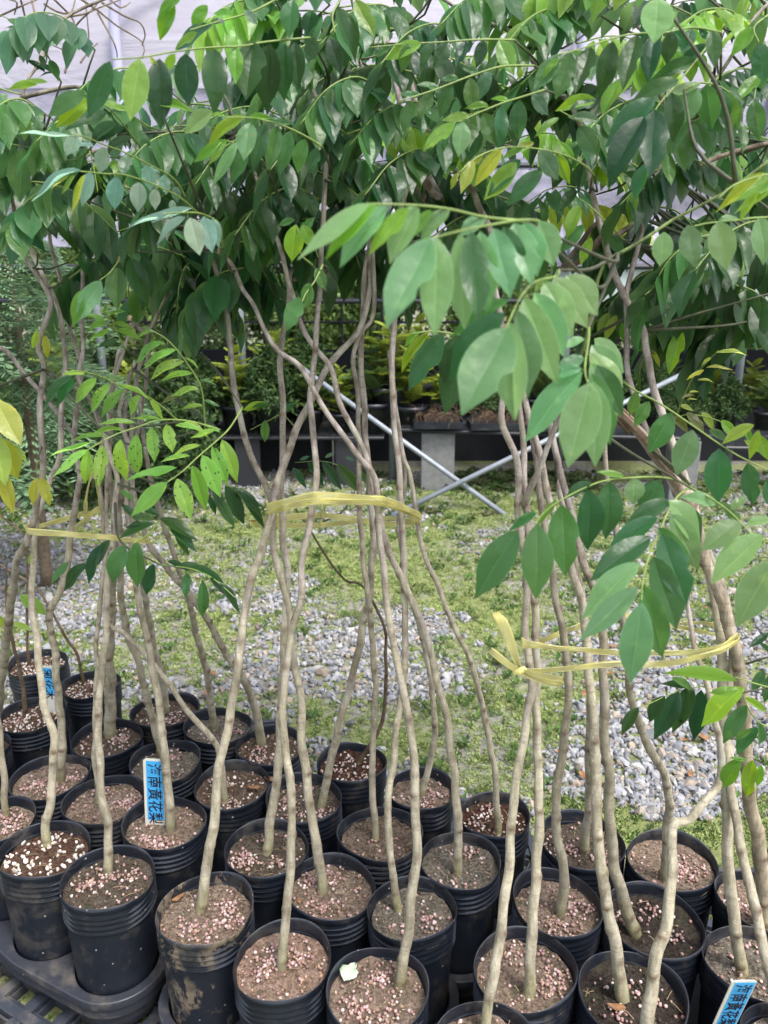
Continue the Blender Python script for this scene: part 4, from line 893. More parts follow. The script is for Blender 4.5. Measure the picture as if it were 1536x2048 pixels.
addstem(29, [(1170, 1705), (1175, 1630), (1178, 1580), (1180, 1400), (1172, 1250), (1155, 1150), (1135, 1050), (1120, 960)], 18, 12, RC, 1310)
addstem(34, [(1250, 2004), (1238, 1930), (1218, 1830), (1203, 1730), (1193, 1580), (1188, 1480), (1183, 1380), (1178, 1290), (1168, 1240), (1158, 1190), (1143, 1140), (1108, 1015), (1093, 965), (1070, 890), (1055, 840), (1045, 780)], 27, 15, RC, 1310)
addstem(32, [(1273, 1862), (1248, 1805), (1228, 1730), (1218, 1630), (1215, 1530), (1210, 1430), (1208, 1330), (1205, 1270), (1190, 1190), (1165, 1130), (1150, 1060), (1130, 980), (1110, 900), (1100, 830)], 25, 15, RC, 1310)
addstem(30, [(1328, 1758), (1333, 1680), (1338, 1605), (1328, 1555), (1293, 1480), (1273, 1430), (1263, 1380), (1255, 1320), (1248, 1250), (1238, 1150), (1228, 1060), (1215, 940), (1210, 850)], 20, 11, RC, 1310)
addstem(38, [(1283, 2110), (1308, 1930), (1328, 1855), (1343, 1755), (1345, 1655), (1378, 1640), (1408, 1600), (1438, 1565), (1440, 1500), (1432, 1440), (1413, 1370), (1387, 1280), (1375, 1200), (1372, 1120)], 30, 8, 1.0, 1310, ytie=1.08)
addstem(37, [(1485, 1943), (1468, 1830), (1460, 1730), (1453, 1580), (1448, 1430), (1440, 1300), (1430, 1180), (1400, 1060), (1370, 960), (1330, 850), (1305, 768), (1288, 700), (1285, 660), (1273, 630), (1248, 590), (1218, 510), (1193, 425), (1183, 375), (1172, 300), (1150, 230), (1118, 185), (1078, 145), (1048, 95), (1018, 60), (978, 48), (933, 30), (893, 0), (860, -20)], 24, 9, RC, 1310, k2=0, top=.15)
addstem(36, [(1528, 1850), (1520, 1700), (1505, 1610), (1490, 1500), (1483, 1380), (1468, 1290), (1438, 1190), (1413, 1115), (1385, 1020), (1350, 960), (1290, 880), (1240, 830)], 29, 25, RC, 1310, ytie=1.16, tint=(.95, .9, .86))
addstem(39, [(1560, 2030), (1528, 1900), (1500, 1760), (1470, 1640), (1462, 1555), (1455, 1430), (1462, 1330), (1450, 1200), (1390, 1050), (1340, 960), (1290, 860), (1262, 768), (1253, 700), (1250, 600), (1260, 550), (1273, 500), (1293, 425), (1313, 350), (1350, 280), (1403, 220), (1428, 170), (1468, 110), (1508, 45), (1545, 0)], 22, 8, RC, 1310, ytie=1.22, k2=0, top=.1)
# side branches and upper stems traced from the picture, fixed to the nearest tree
def nearest(p, lim=9):
    best = None; pj = proj(p); left = pj[0] < 520 and pj[1] > 600
    for q, k in stem_pts:
        if left and k > 15: continue
        d = (q - p).length + (.3 if q.z > p.z + .1 else 0)
        if best is None or d < best[0]: best = (d, q, k)
    return best
def branch(pts, Y0, Y1, w0, w1, tint=(1, 1, 1), name='branch', join=True):
    n_ = len(pts); out = [PY(x, y, Y0 + (Y1 - Y0) * i / (n_ - 1)) for i, (x, y) in enumerate(pts)]
    d, q, k = nearest(out[0])
    if join and d > .02:
        mid = (q + out[0]) / 2 + Vector((0, 0, -.1 * d)); out = [q, mid] + out
    z = out[-1].y; o, P = trunk_obj(name, trees[k]['o'], out, w0 / 2 * Y0 / F, w1 / 2 * Y1 / F, n_ * 13 + int(pts[0][0]), tint=tint, sides=8, step=.014)
    for q in P[::4]: stem_pts.append((q.copy(), k))
    return P
branch([(1048, 1010), (1068, 960), (1093, 890), (1113, 840), (1128, 800), (1150, 740)], 1.15, 1.1, 15, 9)
branch([(790, 440), (880, 395), (843, 330), (805, 265), (798, 200), (778, 125), (770, 60)][1:], 1.45, 1.5, 14, 8, (.95, .9, 1))
branch([(843, 405), (823, 340), (798, 280), (768, 225), (755, 200), (725, 140), (700, 80)], 1.5, 1.55, 10, 6, (.95, .9, .9))
branch([(985, 470), (955, 415), (943, 375), (908, 340), (873, 285), (838, 230), (820, 150)], 1.3, 1.45, 15, 8, (.9, .85, .8))
branch([(1196, 560), (1210, 525), (1268, 490), (1343, 440), (1400, 410), (1468, 370), (1540, 320)], 1.05, .95, 8, 5, (.6, .9, .35))
branch([(1225, 475), (1270, 445), (1300, 410), (1320, 380), (1400, 330), (1480, 300), (1540, 285)], 1.25, 1.4, 11, 7, (.5, .45, .38))
branch([(1120, 540), (1150, 500), (1175, 470), (1200, 440)], 1.35, 1.3, 13, 8, (.5, .42, .4))
branch([(580, 560), (620, 555), (660, 540)], 1.5, 1.55, 9, 6, (.55, .5, .45))
branch([(1290, 300), (1340, 250), (1310, 170), (1290, 90), (1300, 20)], 1.4, 1.5, 9, 5, (.7, .65, .6))
branch([(300, 658), (340, 560), (345, 500), (330, 420)], 1.5, 1.5, 9, 6, (.8, .8, .7))
branch([(35, 470), (20, 380), (-20, 300)], 1.5, 1.4, 9, 6, (.8, .75, .7))
# broken, splintered stub on the thickest right-hand trunk
tp = trees[35]; top = tp['P'][-1]; dr = (tp['P'][-1] - tp['P'][-8]).normalized()
M['wood'] = plain("splintered_wood", (.12, .08, .055), .8, nscale=50, namt=.7, bmp=.8)
mb = MB(); ra = random.Random(4)
for k in range(15):
    a = k * .7; o_ = dr.orthogonal().normalized(); s_ = dr.cross(o_); c = top - dr * .03 + (o_ * math.cos(a) + s_ * math.sin(a)) * .0085
    mb.tube([c - tp['o'].location, c + dr * ra.uniform(.02, .04) - tp['o'].location, c + dr * ra.uniform(.05, .085) + Vector((ra.uniform(-.006, .006), 0, 0)) - tp['o'].location], lambda q: .0045 * (1 - q * .85), 5)
for k in range(10):   # long torn splinters along the upper face of the broken trunk
    j = -8 - k; c = tp['P'][j] + Vector((ra.uniform(-.004, .007), -.0125, ra.uniform(-.002, .006))); e = tp['P'][j + 7] + Vector((0, -.0135, ra.uniform(0, .006)))
    mb.tube([c - tp['o'].location, (c + e) / 2 - tp['o'].location, e - tp['o'].location], lambda q: .004 * (1 - abs(q - .5)), 4)
mb.build('broken_end', M['wood'], tp['o'])

# ------------------------------------------------------------------ leaves
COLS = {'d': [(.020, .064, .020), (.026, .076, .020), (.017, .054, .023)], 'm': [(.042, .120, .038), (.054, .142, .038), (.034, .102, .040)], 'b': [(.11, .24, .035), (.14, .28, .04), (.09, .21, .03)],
        'g': [(.055, .12, .07), (.065, .135, .08)], 'h': [(.115, .225, .10), (.13, .245, .105), (.10, .205, .10)], 'w': [(.15, .235, .18), (.18, .26, .21), (.12, .20, .15)], 'y': [(.21, .29, .05), (.17, .26, .045)], 's': [(.13, .27, .05), (.16, .31, .06)], 'p': [(.22, .36, .12)], 'Y': [(.24, .29, .05), (.20, .26, .05)], 'u': [(.09, .12, .03), (.13, .13, .045)]}  # 'w' carries a pale bluish sky reflection in the leaf colour
SPOT = {'s': .6}
nleaf = 0
def leaflet(parent, base, d, L, nh, col, wr=.5, hero=False, spot=None, rnd=random, Lw=None):
    global nleaf; nleaf += 1
    d = d.normalized(); n_ = (nh - d * nh.dot(d))
    if n_.length < .05: n_ = d.orthogonal()
    n_.normalize(); x = d.cross(n_); mtx = Matrix((x, d, n_)).transposed().to_4x4(); mtx.translation = base - parent_loc(parent)
    me = rnd.choice(LH if hero else LV); o = bpy.data.objects.new('leaflet', me); COL.objects.link(o); o.parent = parent
    wsc = wr / .5 * (Lw or L); mtx = mtx @ Matrix.Diagonal((wsc, L, L, 1)); o.matrix_basis = mtx
    c = rnd.choice(COLS[col]); v = rnd.uniform(.8, 1.25); h_ = rnd.uniform(-.12, .12); sp = SPOT.get(col, 0) if spot is None else spot
    o.color = (c[0] * v * (1 + h_ * 1.5), c[1] * v, c[2] * v * (1 - h_), 1.03 - sp); return o
_pl = {}
def parent_loc(p): return _pl[p.name]
def stalk(pts3, r0, r1, tint='stalk', Ymat=None, tree=None, link_to_tree=True, nm='leaf_stalk'):
    """the green midrib of a compound leaf: child of a tree; a twig runs on to the wood"""
    d, q, k = nearest(pts3[0]); T = trees[k]['o']
    o_ = T.location.copy()
    P = catmull(pts3, .008 if len(pts3) < 8 else .01)
    mb = MB(); mb.add(*tube_arrays([p - o_ for p in P], lambda t: r0 + (r1 - r0) * t, 5)); ob = mb.build(nm, M[tint], T, True); _pl[ob.name] = o_
    if link_to_tree and d > .008:
        v = pts3[0] - q; t0 = (pts3[1] - pts3[0]).normalized(); mid = q + v * .5 - t0 * d * .12 + Vector((0, 0, -.05 * d))
        mb = MB(); mb.tube([q - o_, mid - o_, pts3[0] - o_], lambda t: (.0030 if d > .15 else .0020) * (1 - t) + .0013 * t, 6, .02); mb.build('twig', M['twiglet'], T, True)
    return ob, P
UP = Vector((0, 0, 1)); CAM = Vector((0, 0, H))
def hero(n, rach, Y0, Y1, lfs, col='m', wr=.5, dz=.0, up=.6, spot=None, r=.0011, rseed=0, link_=True):
    rn = random.Random(int(rach[0][0]) * 3 + int(rach[0][1]) + rseed)
    k = len(rach); pts = [PY(*R(n, x, y), Y0 + (Y1 - Y0) * i / max(1, k - 1)) for i, (x, y) in enumerate(rach)]
    ob, P = stalk(pts, r * 1.4, r * .7, link_to_tree=link_)
    pj = [proj(p) for p in P]
    for lf in lfs:
        x0, y0, x1, y1 = lf[:4]; c = lf[4] if len(lf) > 4 and lf[4] else col; w_ = lf[5] if len(lf) > 5 else wr
        w_ = w_ * .84 if w_ <= .62 else w_ * .76
        a = R(n, x0, y0); b_ = R(n, x1, y1)
        j = min(range(len(P)), key=lambda j: (pj[j][0] - a[0]) ** 2 + (pj[j][1] - a[1]) ** 2); Yb = P[j].y - (.004 if rn.random() < .7 else -.004) + rn.uniform(-.004, .004)
        base = PY(a[0], a[1], Yb); Ls = (Vector(a) - Vector(b_)).length / F * Yb
        tip = PY(b_[0], b_[1], Yb + dz + rn.uniform(-.35, .15) * Ls)
        d = tip - base; toC = (CAM - base).normalized(); nh = toC * 1.0 + UP * up + Vector((rn.uniform(-.35, .35), 0, rn.uniform(-.2, .2)))
        # petiolule
        gap = (P[j] - base).length
        leaflet(ob, base, d, d.length, nh, c, w_, True, spot, rn, Ls)
    mb = MB()
    return ob, P
def auto(pts, npair, L, hang, col, spread=.75, fwd=.4, wr=.44, spot=None, seed=0, hero_=False, r=.0013, lim=None):
    rn = random.Random(seed); ob, P = stalk(pts, r * 1.3, r * .6, tint='stalk'); n_ = len(P)
    for i in range(npair * 2 + 1):
        t = .18 + .82 * i / (npair * 2); j = min(n_ - 1, int(t * (n_ - 1))); T_ = (P[min(n_ - 1, j + 1)] - P[max(0, j - 1)]).normalized()
        side = T_.cross(UP); side = side.normalized() if side.length > .1 else Vector((1, 0, 0)); s_ = 1 if i % 2 else -1
        if i == npair * 2: d = T_ + Vector((0, 0, -hang * .5)); nh = UP + side * .1
        else: d = side * s_ * spread + T_ * fwd + Vector((0, 0, -hang * (.9 + .3 * math.sin(i * 1.3 + seed)))); nh = UP * .8 + side * s_ * hang * .9 + Vector((0, -.35, 0))
        d += Vector((rn.uniform(-.08, .08), rn.uniform(-.08, .08), rn.uniform(-.1, .1)))
        l_ = L * (.66 + .40 * math.sin(math.pi * min(1, .05 + t * .75)) + (.12 if i == npair * 2 else 0)) * rn.uniform(.93, 1.07)
        leaflet(ob, P[j] + d.normalized() * .003, d, l_, nh, col, wr * rn.uniform(.9, 1.15), hero_, spot, rn)
    return ob
# ---- the sprays that can be picked out one by one
# big pale sprays nearest the camera
hero(6, [(700, 1010), (640, 900), (560, 880), (400, 905), (300, 925), (175, 958)], .74, .60, [(185, 950, 10, 1310, 'h', .5), (210, 950, 205, 1345, 'h', .38), (300, 935, 328, 1320, 'h', .38), (345, 930, 375, 1290, 'm', .36), (385, 925, 418, 1265, 'h', .42), (440, 915, 505, 1195, 'h', .48), (480, 905, 545, 1170, 'm', .45), (520, 895, 590, 1140, 'h', .55), (560, 890, 640, 1100, 'h', .6), (620, 885, 690, 1065, 'h', .8)], 'h', up=.9)
hero(6, [(560, 885), (400, 868), (270, 838), (140, 822), (-60, 815)], .72, .66, [(135, 822, 15, 1045, 'h', .55), (265, 838, 130, 950, 'h', .55), (405, 868, 300, 935, 'h', .8), (10, 822, -190, 1030, 'h', .42), (-60, 815, -350, 1030, 'h', .33), (100, 830, -60, 1020, 'b', .4), (-30, 820, -240, 1020, 'b', .35), (190, 840, 90, 960, 'b', .5)], 'h', up=1.1, rseed=2)
hero(6, [(700, 1080), (690, 1105), (610, 1125), (560, 1170), (520, 1240), (490, 1310)], .80, .62, [(495, 1310, 310, 1660, 'h', .58), (510, 1290, 515, 1690, 'h', .42), (530, 1240, 625, 1610, 'h', .42), (560, 1190, 690, 1530, 'h', .45), (600, 1170, 735, 1430, 'h', .5), (640, 1125, 760, 1340, 'h', .55), (680, 1110, 820, 1310, 'h', .55), (730, 1100, 860, 1255, 'h', .75), (485, 1250, 230, 1490, 'm', .42), (500, 1200, 250, 1330, 'm', .3), (660, 1110, 600, 1160, 'b', .5)], 'h', up=.8)
hero(4, [(820, 30), (818, 80), (805, 170), (805, 215), (815, 250)], .86, .70, [(790, 205, 545, 480, 'h', .42), (825, 250, 735, 590, 'h', .52), (835, 245, 850, 590, 'h', .42), (830, 215, 905, 500, 'm', .42), (825, 170, 950, 400, 'h', .5), (825, 130, 965, 340, 'h', .5), (830, 100, 960, 270, 'h', .6), (840, 75, 965, 210, 'h', .6), (800, 75, 720, 100, 'h', .7), (800, 150, 690, 190, 'h', .6), (790, 195, 660, 215, 'h', .5), (850, 180, 965, 390, 'm', .5)], 'h', up=.8)
hero(4, [(1240, 665), (1150, 635), (1050, 628), (900, 640), (810, 668), (700, 725), (640, 770), (605, 815)], .98, .78, [(535, 842, 355, 1112, 'm', .5), (612, 818, 610, 1120, 'm', .52), (712, 738, 725, 1024, 'm', .52), (815, 678, 828, 932, 'm', .58), (900, 645, 900, 885, 'm', .6), (1000, 632, 1000, 740, 'h', 1.0), (1100, 640, 1030, 790, 'm', .9), (830, 650, 720, 700, 'm', .5), (690, 720, 610, 830, 'b', .3), (960, 625, 850, 605, 'b', .35), (610, 770, 500, 840, 'm', .4)], 'm', up=.7)
hero(4, [(1230, 665), (1180, 700), (1140, 760), (1095, 860), (1055, 960), (1035, 1050), (1030, 1120)], .92, .72, [(1145, 725, 960, 815, 'm', .45), (1095, 790, 880, 935, 'm', .42), (1065, 868, 820, 1030, 'm', .45), (1022, 972, 778, 1180, 'h', .42), (1015, 1070, 780, 1280, 'h', .42), (1030, 1130, 985, 1475, 'h', .5), (1140, 720, 1290, 900, 'h', .7), (1145, 775, 1265, 1000, 'h', .6), (1110, 855, 1210, 1145, 'm', .5), (1075, 945, 1170, 1240, 'm', .5), (1040, 1060, 1130, 1390, 'm', .45), (1190, 740, 1290, 920, 'm', .6), (1100, 830, 1250, 1100, 'm', .5)], 'm', up=.8)
hero(4, [(1225, 672), (1300, 710), (1380, 765), (1450, 835), (1560, 960)], .90, .80, [(1425, 805, 1270, 915, 'h', .7), (1515, 860, 1300, 1045, 'h', .55), (1560, 960, 1410, 1225, 'h', .6), (1330, 740, 1200, 690, 'h', .55), (1390, 760, 1450, 700, 'h', .6), (1450, 820, 1560, 790, 'h', .5), (1340, 730, 1430, 830, 'm', .5)], 'h', up=.9)
hero(4, [(960, 250), (1010, 285), (1100, 332), (1180, 385), (1260, 440), (1340, 495), (1420, 545), (1560, 610)], 1.05, .90, [(1010, 285, 985, 390, 'm', .55), (1060, 325, 1000, 430, 'm', .5), (1150, 370, 1060, 535, 'm', .56), (1235, 440, 1170, 625, 'h', .65), (1340, 515, 1335, 735, 'm', .6), (1455, 570, 1475, 740, 'm', .5), (1480, 420, 1350, 490, 'y', .45), (1500, 440, 1460, 560, 'b', .35), (1530, 640, 1560, 760, 'm', .6)], 'm', up=.6)
# right edge
hero(6, [(1240, 905), (1300, 892), (1400, 882), (1480, 872), (1580, 868)][::-1], .95, .88, [(1120, 928, 1105, 1065, 'h', .78), (1215, 900, 1240, 1068, 'h', .65), (1335, 885, 1372, 1078, 'h', .7), (1500, 870, 1540, 1055, 'h', .75), (1340, 882, 1420, 862, 'h', .5)], 'h', up=.6)
hero(6, [(1600, 690), (1500, 705), (1400, 740), (1340, 790)], .95, .85, [(1560, 700, 1365, 815, 'b', .5), (1520, 690, 1330, 830, 'y', .2), (1570, 740, 1400, 850, 'b', .3), (1500, 760, 1420, 880, 'b', .35)], 'b', up=.8)
hero(6, [(1330, 130), (1270, 215), (1180, 325), (1110, 405), (1085, 440)], 1.15, 1.0, [(1085, 395, 880, 565, 'm', .42), (1040, 465, 890, 705, 'd', .48), (1085, 440, 1062, 715, 'd', .45), (1180, 320, 985, 395, 'm', .4), (1250, 240, 1080, 300, 'd', .35), (1300, 180, 1170, 260, 'd', .4), (1150, 370, 1170, 560, 'd', .5)], 'd', up=.6)
hero(6, [(1200, 360), (1260, 332), (1340, 345), (1420, 400)], 1.1, 1.15, [(1235, 340, 1195, 495, 'h', .72), (1265, 335, 1115, 385, 'h', .4), (1290, 340, 1310, 520, 'm', .52), (1330, 350, 1355, 540, 'm', .5), (1370, 365, 1385, 530, 'm', .5), (1400, 385, 1410, 520, 'm', .45)], 'm', up=.7)
hero(6, [(1350, 130), (1240, 110), (1130, 130), (1000, 135), (900, 158), (820, 185), (700, 220)], 1.1, 1.0, [(702, 220, 598, 360, 'm', .42), (748, 212, 685, 400, 'm', .45), (825, 190, 765, 375, 'd', .5), (915, 165, 865, 385, 'd', .42), (1010, 140, 955, 360, 'd', .42), (1085, 135, 1050, 320, 'd', .45), (1150, 125, 1130, 260, 'd', .5), (1230, 115, 1195, 215, 'g', .6), (700, 235, 630, 300, 'b', .3), (1160, 125, 1220, 190, 'm', .6), (1260, 110, 1300, 160, 'm', .5), (1310, 120, 1330, 260, 'd', .5)], 'd', up=.5)
hero(6, [(1110, 0), (1100, 5), (1095, 15)], .95, .95, [(1095, -5, 1085, 165, 'p', .95)], 'p', up=.3, link_=True)
hero(6, [(600, 262), (520, 262), (450, 270), (330, 310), (200, 360), (60, 405)], 1.15, 1.05, [(190, 370, 135, 475, 'm', .5), (272, 340, 215, 470, 'm', .5), (345, 312, 355, 455, 'm', .5), (425, 283, 375, 395, 'g', .5), (115, 405, 75, 530, 'm', .55), (480, 270, 475, 350, 'm', .45), (540, 265, 545, 320, 'b', .5), (220, 350, 130, 340, 'm', .45), (300, 315, 230, 310, 'm', .5), (380, 290, 310, 270, 'm', .5), (150, 380, 60, 380, 'm', .4)], 'm', up=.7)
hero(6, [(640, 360), (560, 385), (480, 410), (380, 450), (300, 488)], 1.1, 1.0, [(285, 492, 155, 605, 'b', .42), (315, 485, 300, 625, 'h', .55), (395, 452, 455, 590, 'm', .52), (468, 425, 470, 590, 'm', .42), (540, 400, 535, 560, 'm', .5), (340, 460, 230, 480, 'b', .4), (420, 425, 330, 420, 'b', .4), (590, 380, 660, 460, 'g', .55), (500, 405, 430, 390, 'b', .4)], 'm', up=.7)
hero(6, [(520, 160), (430, 158), (340, 160), (240, 168), (100, 175), (-60, 190)], 1.2, 1.15, [(100, 175, 70, 285, 'm', .5), (150, 172, 0, 230, 'b', .4), (200, 172, 140, 260, 'd', .5), (260, 165, 200, 275, 'd', .5), (330, 165, 290, 265, 'd', .5), (400, 162, 370, 270, 'd', .5), (460, 160, 520, 300, 'b', .5), (20, 180, -30, 230, 'm', .5)], 'd', up=.6)
hero(6, [(840, 700), (800, 660), (720, 620), (640, 600), (560, 590), (470, 592), (380, 625), (300, 690)], 1.15, .98, [(300, 690, 262, 755, 'y', .42), (355, 640, 308, 772, 'y', .42), (400, 615, 320, 690, 'y', .3), (470, 598, 362, 740, 'y', .38), (545, 640, 415, 775, 'm', .42), (630, 680, 492, 815, 'm', .42), (560, 590, 470, 630, 'b', .35), (620, 600, 700, 720, 'g', .55), (690, 610, 745, 740, 'b', .4), (600, 570, 520, 600, 'y', .4), (760, 640, 700, 560, 'b', .35), (530, 650, 400, 800, 'b', .4)], 'm', up=.6)
hero(6, [(830, 720), (850, 640), (860, 560), (800, 500), (700, 440)], 1.2, 1.1, [(780, 505, 850, 620, 'm', .6), (860, 480, 740, 460, 'g', .4), (850, 400, 740, 440, 'm', .5), (850, 400, 690, 420, 'b', .4), (700, 470, 600, 540, 'b', .3)], 'm', up=.6)
hero(6, [(960, 960), (900, 900), (830, 830), (760, 780)], 1.2, 1.2, [(770, 760, 700, 840, 'd', .55), (780, 820, 730, 940, 'b', .5), (830, 950, 785, 1060, 'b', .42), (900, 940, 960, 1020, 'm', .5), (1000, 760, 985, 885, 'b', .42), (800, 900, 700, 1010, 'm', .4)], 'm', up=.5)
hero(6, [(1000, 730), (1060, 680), (1110, 640)], 1.25, 1.3, [(960, 690, 1100, 800, 'd', .45), (1140, 560, 1265, 690, 'g', .4), (1220, 700, 1370, 790, 'd', .45)], 'd', up=.6)
for q in [[(1536, 60), (1480, 110), (1500, 170)], [(1560, 200), (1500, 300), (1480, 400)]]:
    hero(6, q, 1.2, 1.15, [(q[0][0] - 20, q[0][1], q[0][0] - 80, q[0][1] + 170, 'm', .5), (q[1][0], q[1][1], q[1][0] - 90, q[1][1] + 110, 'b', .45), (q[2][0], q[2][1], q[2][0] + 20, q[2][1] + 160, 'm', .5)], 'm')
# top centre
hero(5, [(1240, 150), (1060, 168), (970, 184), (840, 190), (700, 206), (560, 230), (450, 237)], 1.15, .95, [(442, 245, 350, 475, 'm', .34), (560, 235, 520, 482, 'y', .42), (640, 235, 640, 500, 'd', .42), (742, 215, 752, 425, 'd', .5), (857, 195, 860, 430, 'd', .5), (945, 190, 940, 330, 'b', .45), (700, 215, 660, 290, 'b', .5), (600, 225, 640, 300, 'y', .3), (1010, 165, 985, 400, 'd', .60), (1080, 175, 1060, 440, 'd', .5), (1140, 175, 1130, 400, 'd', .5), (1180, 170, 1190, 350, 'd', .5)], 'd', up=.6)
hero(5, [(660, 480), (620, 430), (585, 395)], 1.05, 1.0, [(590, 400, 770, 425, 'b', .3), (600, 420, 660, 500, 'd', .5)], 'b', up=.6)
hero(5, [(1290, 590), (1240, 555), (1150, 510), (1060, 482), (985, 470), (900, 470)], 1.1, .98, [(1000, 490, 970, 635, 'h', .6), (1060, 495, 1010, 665, 'm', .45), (1110, 505, 1070, 675, 'm', .42), (1160, 525, 1120, 695, 'm', .42), (1222, 555, 1180, 690, 'm', .5), (1270, 590, 1240, 695, 'm', .5), (980, 462, 820, 558, 'b', .3), (850, 445, 735, 530, 'h', .55), (900, 465, 840, 450, 'b', .3), (1000, 465, 1090, 470, 'b', .35), (1080, 480, 1180, 500, 'm', .35)], 'm', up=.8)
hero(5, [(1050, 640), (960, 590), (900, 560), (860, 600)], 1.1, 1.05, [(910, 560, 770, 645, 'b', .3), (905, 575, 830, 660, 'y', .3), (950, 565, 850, 740, 'h', .25), (990, 600, 920, 730, 'm', .5)], 'b', up=.5)
hero(5, [(1360, 0), (1330, 60), (1340, 130)], 1.15, 1.1, [(1350, 30, 1440, 220, 'd', .5), (1260, 150, 1230, 250, 'd', .6), (1320, 150, 1360, 290, 'd', .5), (1170, 0, 1150, 140, 'm', .6), (1420, 0, 1500, 150, 'b', .4)], 'd')
hero(5, [(1100, 0), (1000, 50), (860, 90), (760, 120)], 1.2, 1.05, [(720, 0, 610, 70, 'b', .5), (700, 20, 625, 155, 'b', .42), (850, 100, 690, 185, 'g', .35), (900, 90, 840, 80, 'g', .5), (980, 40, 1030, 100, 'g', .5), (790, 130, 700, 200, 'b', .5), (930, 60, 850, 40, 'b', .5), (830, 20, 760, 120, 'b', .5)], 'b', up=.8)
# left: glossy, folded, bluish sky sheen painted into the leaf colour
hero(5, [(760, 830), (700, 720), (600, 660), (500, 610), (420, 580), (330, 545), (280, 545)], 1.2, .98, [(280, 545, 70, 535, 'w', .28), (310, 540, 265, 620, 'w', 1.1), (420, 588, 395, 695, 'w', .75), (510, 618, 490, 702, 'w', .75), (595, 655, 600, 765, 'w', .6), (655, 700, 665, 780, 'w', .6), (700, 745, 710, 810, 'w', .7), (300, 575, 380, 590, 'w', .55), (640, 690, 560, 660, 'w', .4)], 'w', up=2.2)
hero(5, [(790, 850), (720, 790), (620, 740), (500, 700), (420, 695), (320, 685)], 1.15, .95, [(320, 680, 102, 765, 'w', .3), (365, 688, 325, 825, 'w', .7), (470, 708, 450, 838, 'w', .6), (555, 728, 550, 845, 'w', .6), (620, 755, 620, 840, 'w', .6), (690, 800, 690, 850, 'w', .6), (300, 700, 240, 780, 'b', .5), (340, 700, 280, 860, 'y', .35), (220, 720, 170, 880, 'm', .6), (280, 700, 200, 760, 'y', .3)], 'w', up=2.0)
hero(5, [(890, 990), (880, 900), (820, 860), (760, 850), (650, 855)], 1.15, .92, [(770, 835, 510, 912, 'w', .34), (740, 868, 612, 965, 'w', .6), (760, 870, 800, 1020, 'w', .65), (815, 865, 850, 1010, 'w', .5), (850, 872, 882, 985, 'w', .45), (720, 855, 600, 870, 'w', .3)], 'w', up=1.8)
hero(5, [(620, 640), (540, 560), (480, 480), (400, 400), (340, 375)], 1.25, 1.05, [(340, 375, 180, 455, 'm', .5), (360, 400, 215, 500, 'b', .45), (430, 450, 260, 520, 'd', .45), (470, 490, 340, 560, 'd', .45), (500, 510, 350, 570, 'd', .4), (530, 550, 400, 600, 'd', .4), (560, 520, 600, 640, 'm', .4), (400, 410, 520, 440, 'b', .3), (480, 430, 420, 390, 'b', .3), (150, 340, 30, 350, 'b', .35), (190, 330, 50, 330, 'b', .35)], 'm', up=.9)
hero(5, [(245, 330), (200, 240), (150, 160), (60, 90), (0, 60)], 1.4, 1.35, [(30, 75, 110, 115, 'm', .6), (20, 110, 130, 130, 'g', .5), (90, 150, 175, 205, 'g', .6), (110, 230, 10, 215, 'd', .4), (160, 260, 240, 290, 'g', .6), (160, 220, 180, 270, 'g', .5), (200, 240, 235, 320, 'm', .5), (180, 290, 100, 230, 'd', .4), (60, 130, 0, 200, 'm', .5), (110, 150, 60, 230, 'd', .5), (220, 290, 150, 300, 'g', .4)], 'm', up=1.6)
hero(5, [(410, 540), (300, 640), (160, 600), (40, 575)], 1.3, 1.25, [(60, 580, 0, 720, 'm', .5), (90, 595, 80, 810, 'm', .5), (140, 610, 180, 700, 'm', .5), (20, 460, 25, 620, 'd', .4), (60, 400, 65, 560, 'm', .45), (30, 380, -30, 420, 'h', .6), (110, 430, 90, 560, 'm', .5), (150, 440, 140, 580, 'm', .5), (200, 600, 230, 720, 'm', .5)], 'm')
hero(5, [(150, 1010), (110, 960), (70, 900)], 1.4, 1.3, [(70, 930, 40, 1060, 'g', .5), (90, 900, 180, 1000, 'd', .5), (60, 870, 60, 960, 'd', .55), (100, 860, 150, 930, 'd', .5)], 'd')
# upper middle-left leaves below the canopy
hero(5, [(500, 1010), (470, 1050), (440, 1090), (400, 1120)], 1.25, 1.15, [(405, 1122, 300, 1290, 'h', .45), (470, 1070, 465, 1235, 'm', .66), (520, 1030, 590, 1215, 'd', .5), (570, 1020, 615, 1190, 'd', .5), (400, 1130, 370, 1200, 'b', .4), (330, 1160, 290, 1300, 'b', .4)], 'm', up=.6)
hero(5, [(500, 1400), (470, 1330), (440, 1270), (400, 1240)], 1.3, 1.25, [(440, 1260, 400, 1240, 'b', .5), (420, 1280, 345, 1260, 'b', .5), (430, 1290, 340, 1310, 'b', .42), (440, 1320, 360, 1360, 'b', .45), (440, 1260, 500, 1240, 'b', .4), (450, 1290, 540, 1310, 'b', .4), (470, 1320, 560, 1350, 'b', .45), (470, 1360, 390, 1390, 'm', .45), (430, 1220, 410, 1250, 'b', .7)], 'b', up=1.)
hero(5, [(1250, 1060), (1200, 1010), (1185, 900)], 1.1, 1.05, [(1180, 880, 1110, 900, 'm', .5), (1180, 900, 1170, 1050, 'b', .62), (1210, 900, 1250, 990, 'b', .6), (1200, 930, 1260, 870, 'm', .5)], 'b')
hero(5, [(1290, 1060), (1262, 1120), (1220, 1180), (1200, 1230)], 1.12, 1.08, [(1265, 1072, 1303, 1160, 'm', .6), (1235, 1130, 1228, 1235, 'm', .6), (1200, 1188, 1145, 1325, 'm', .55)], 'm', up=.8)
hero(5, [(870, 1000), (900, 980), (1000, 960)], 1.3, 1.35, [(900, 770, 870, 890, 'm', .42), (940, 760, 910, 860, 'm', .45), (980, 770, 960, 880, 'd', .45)], 'm')
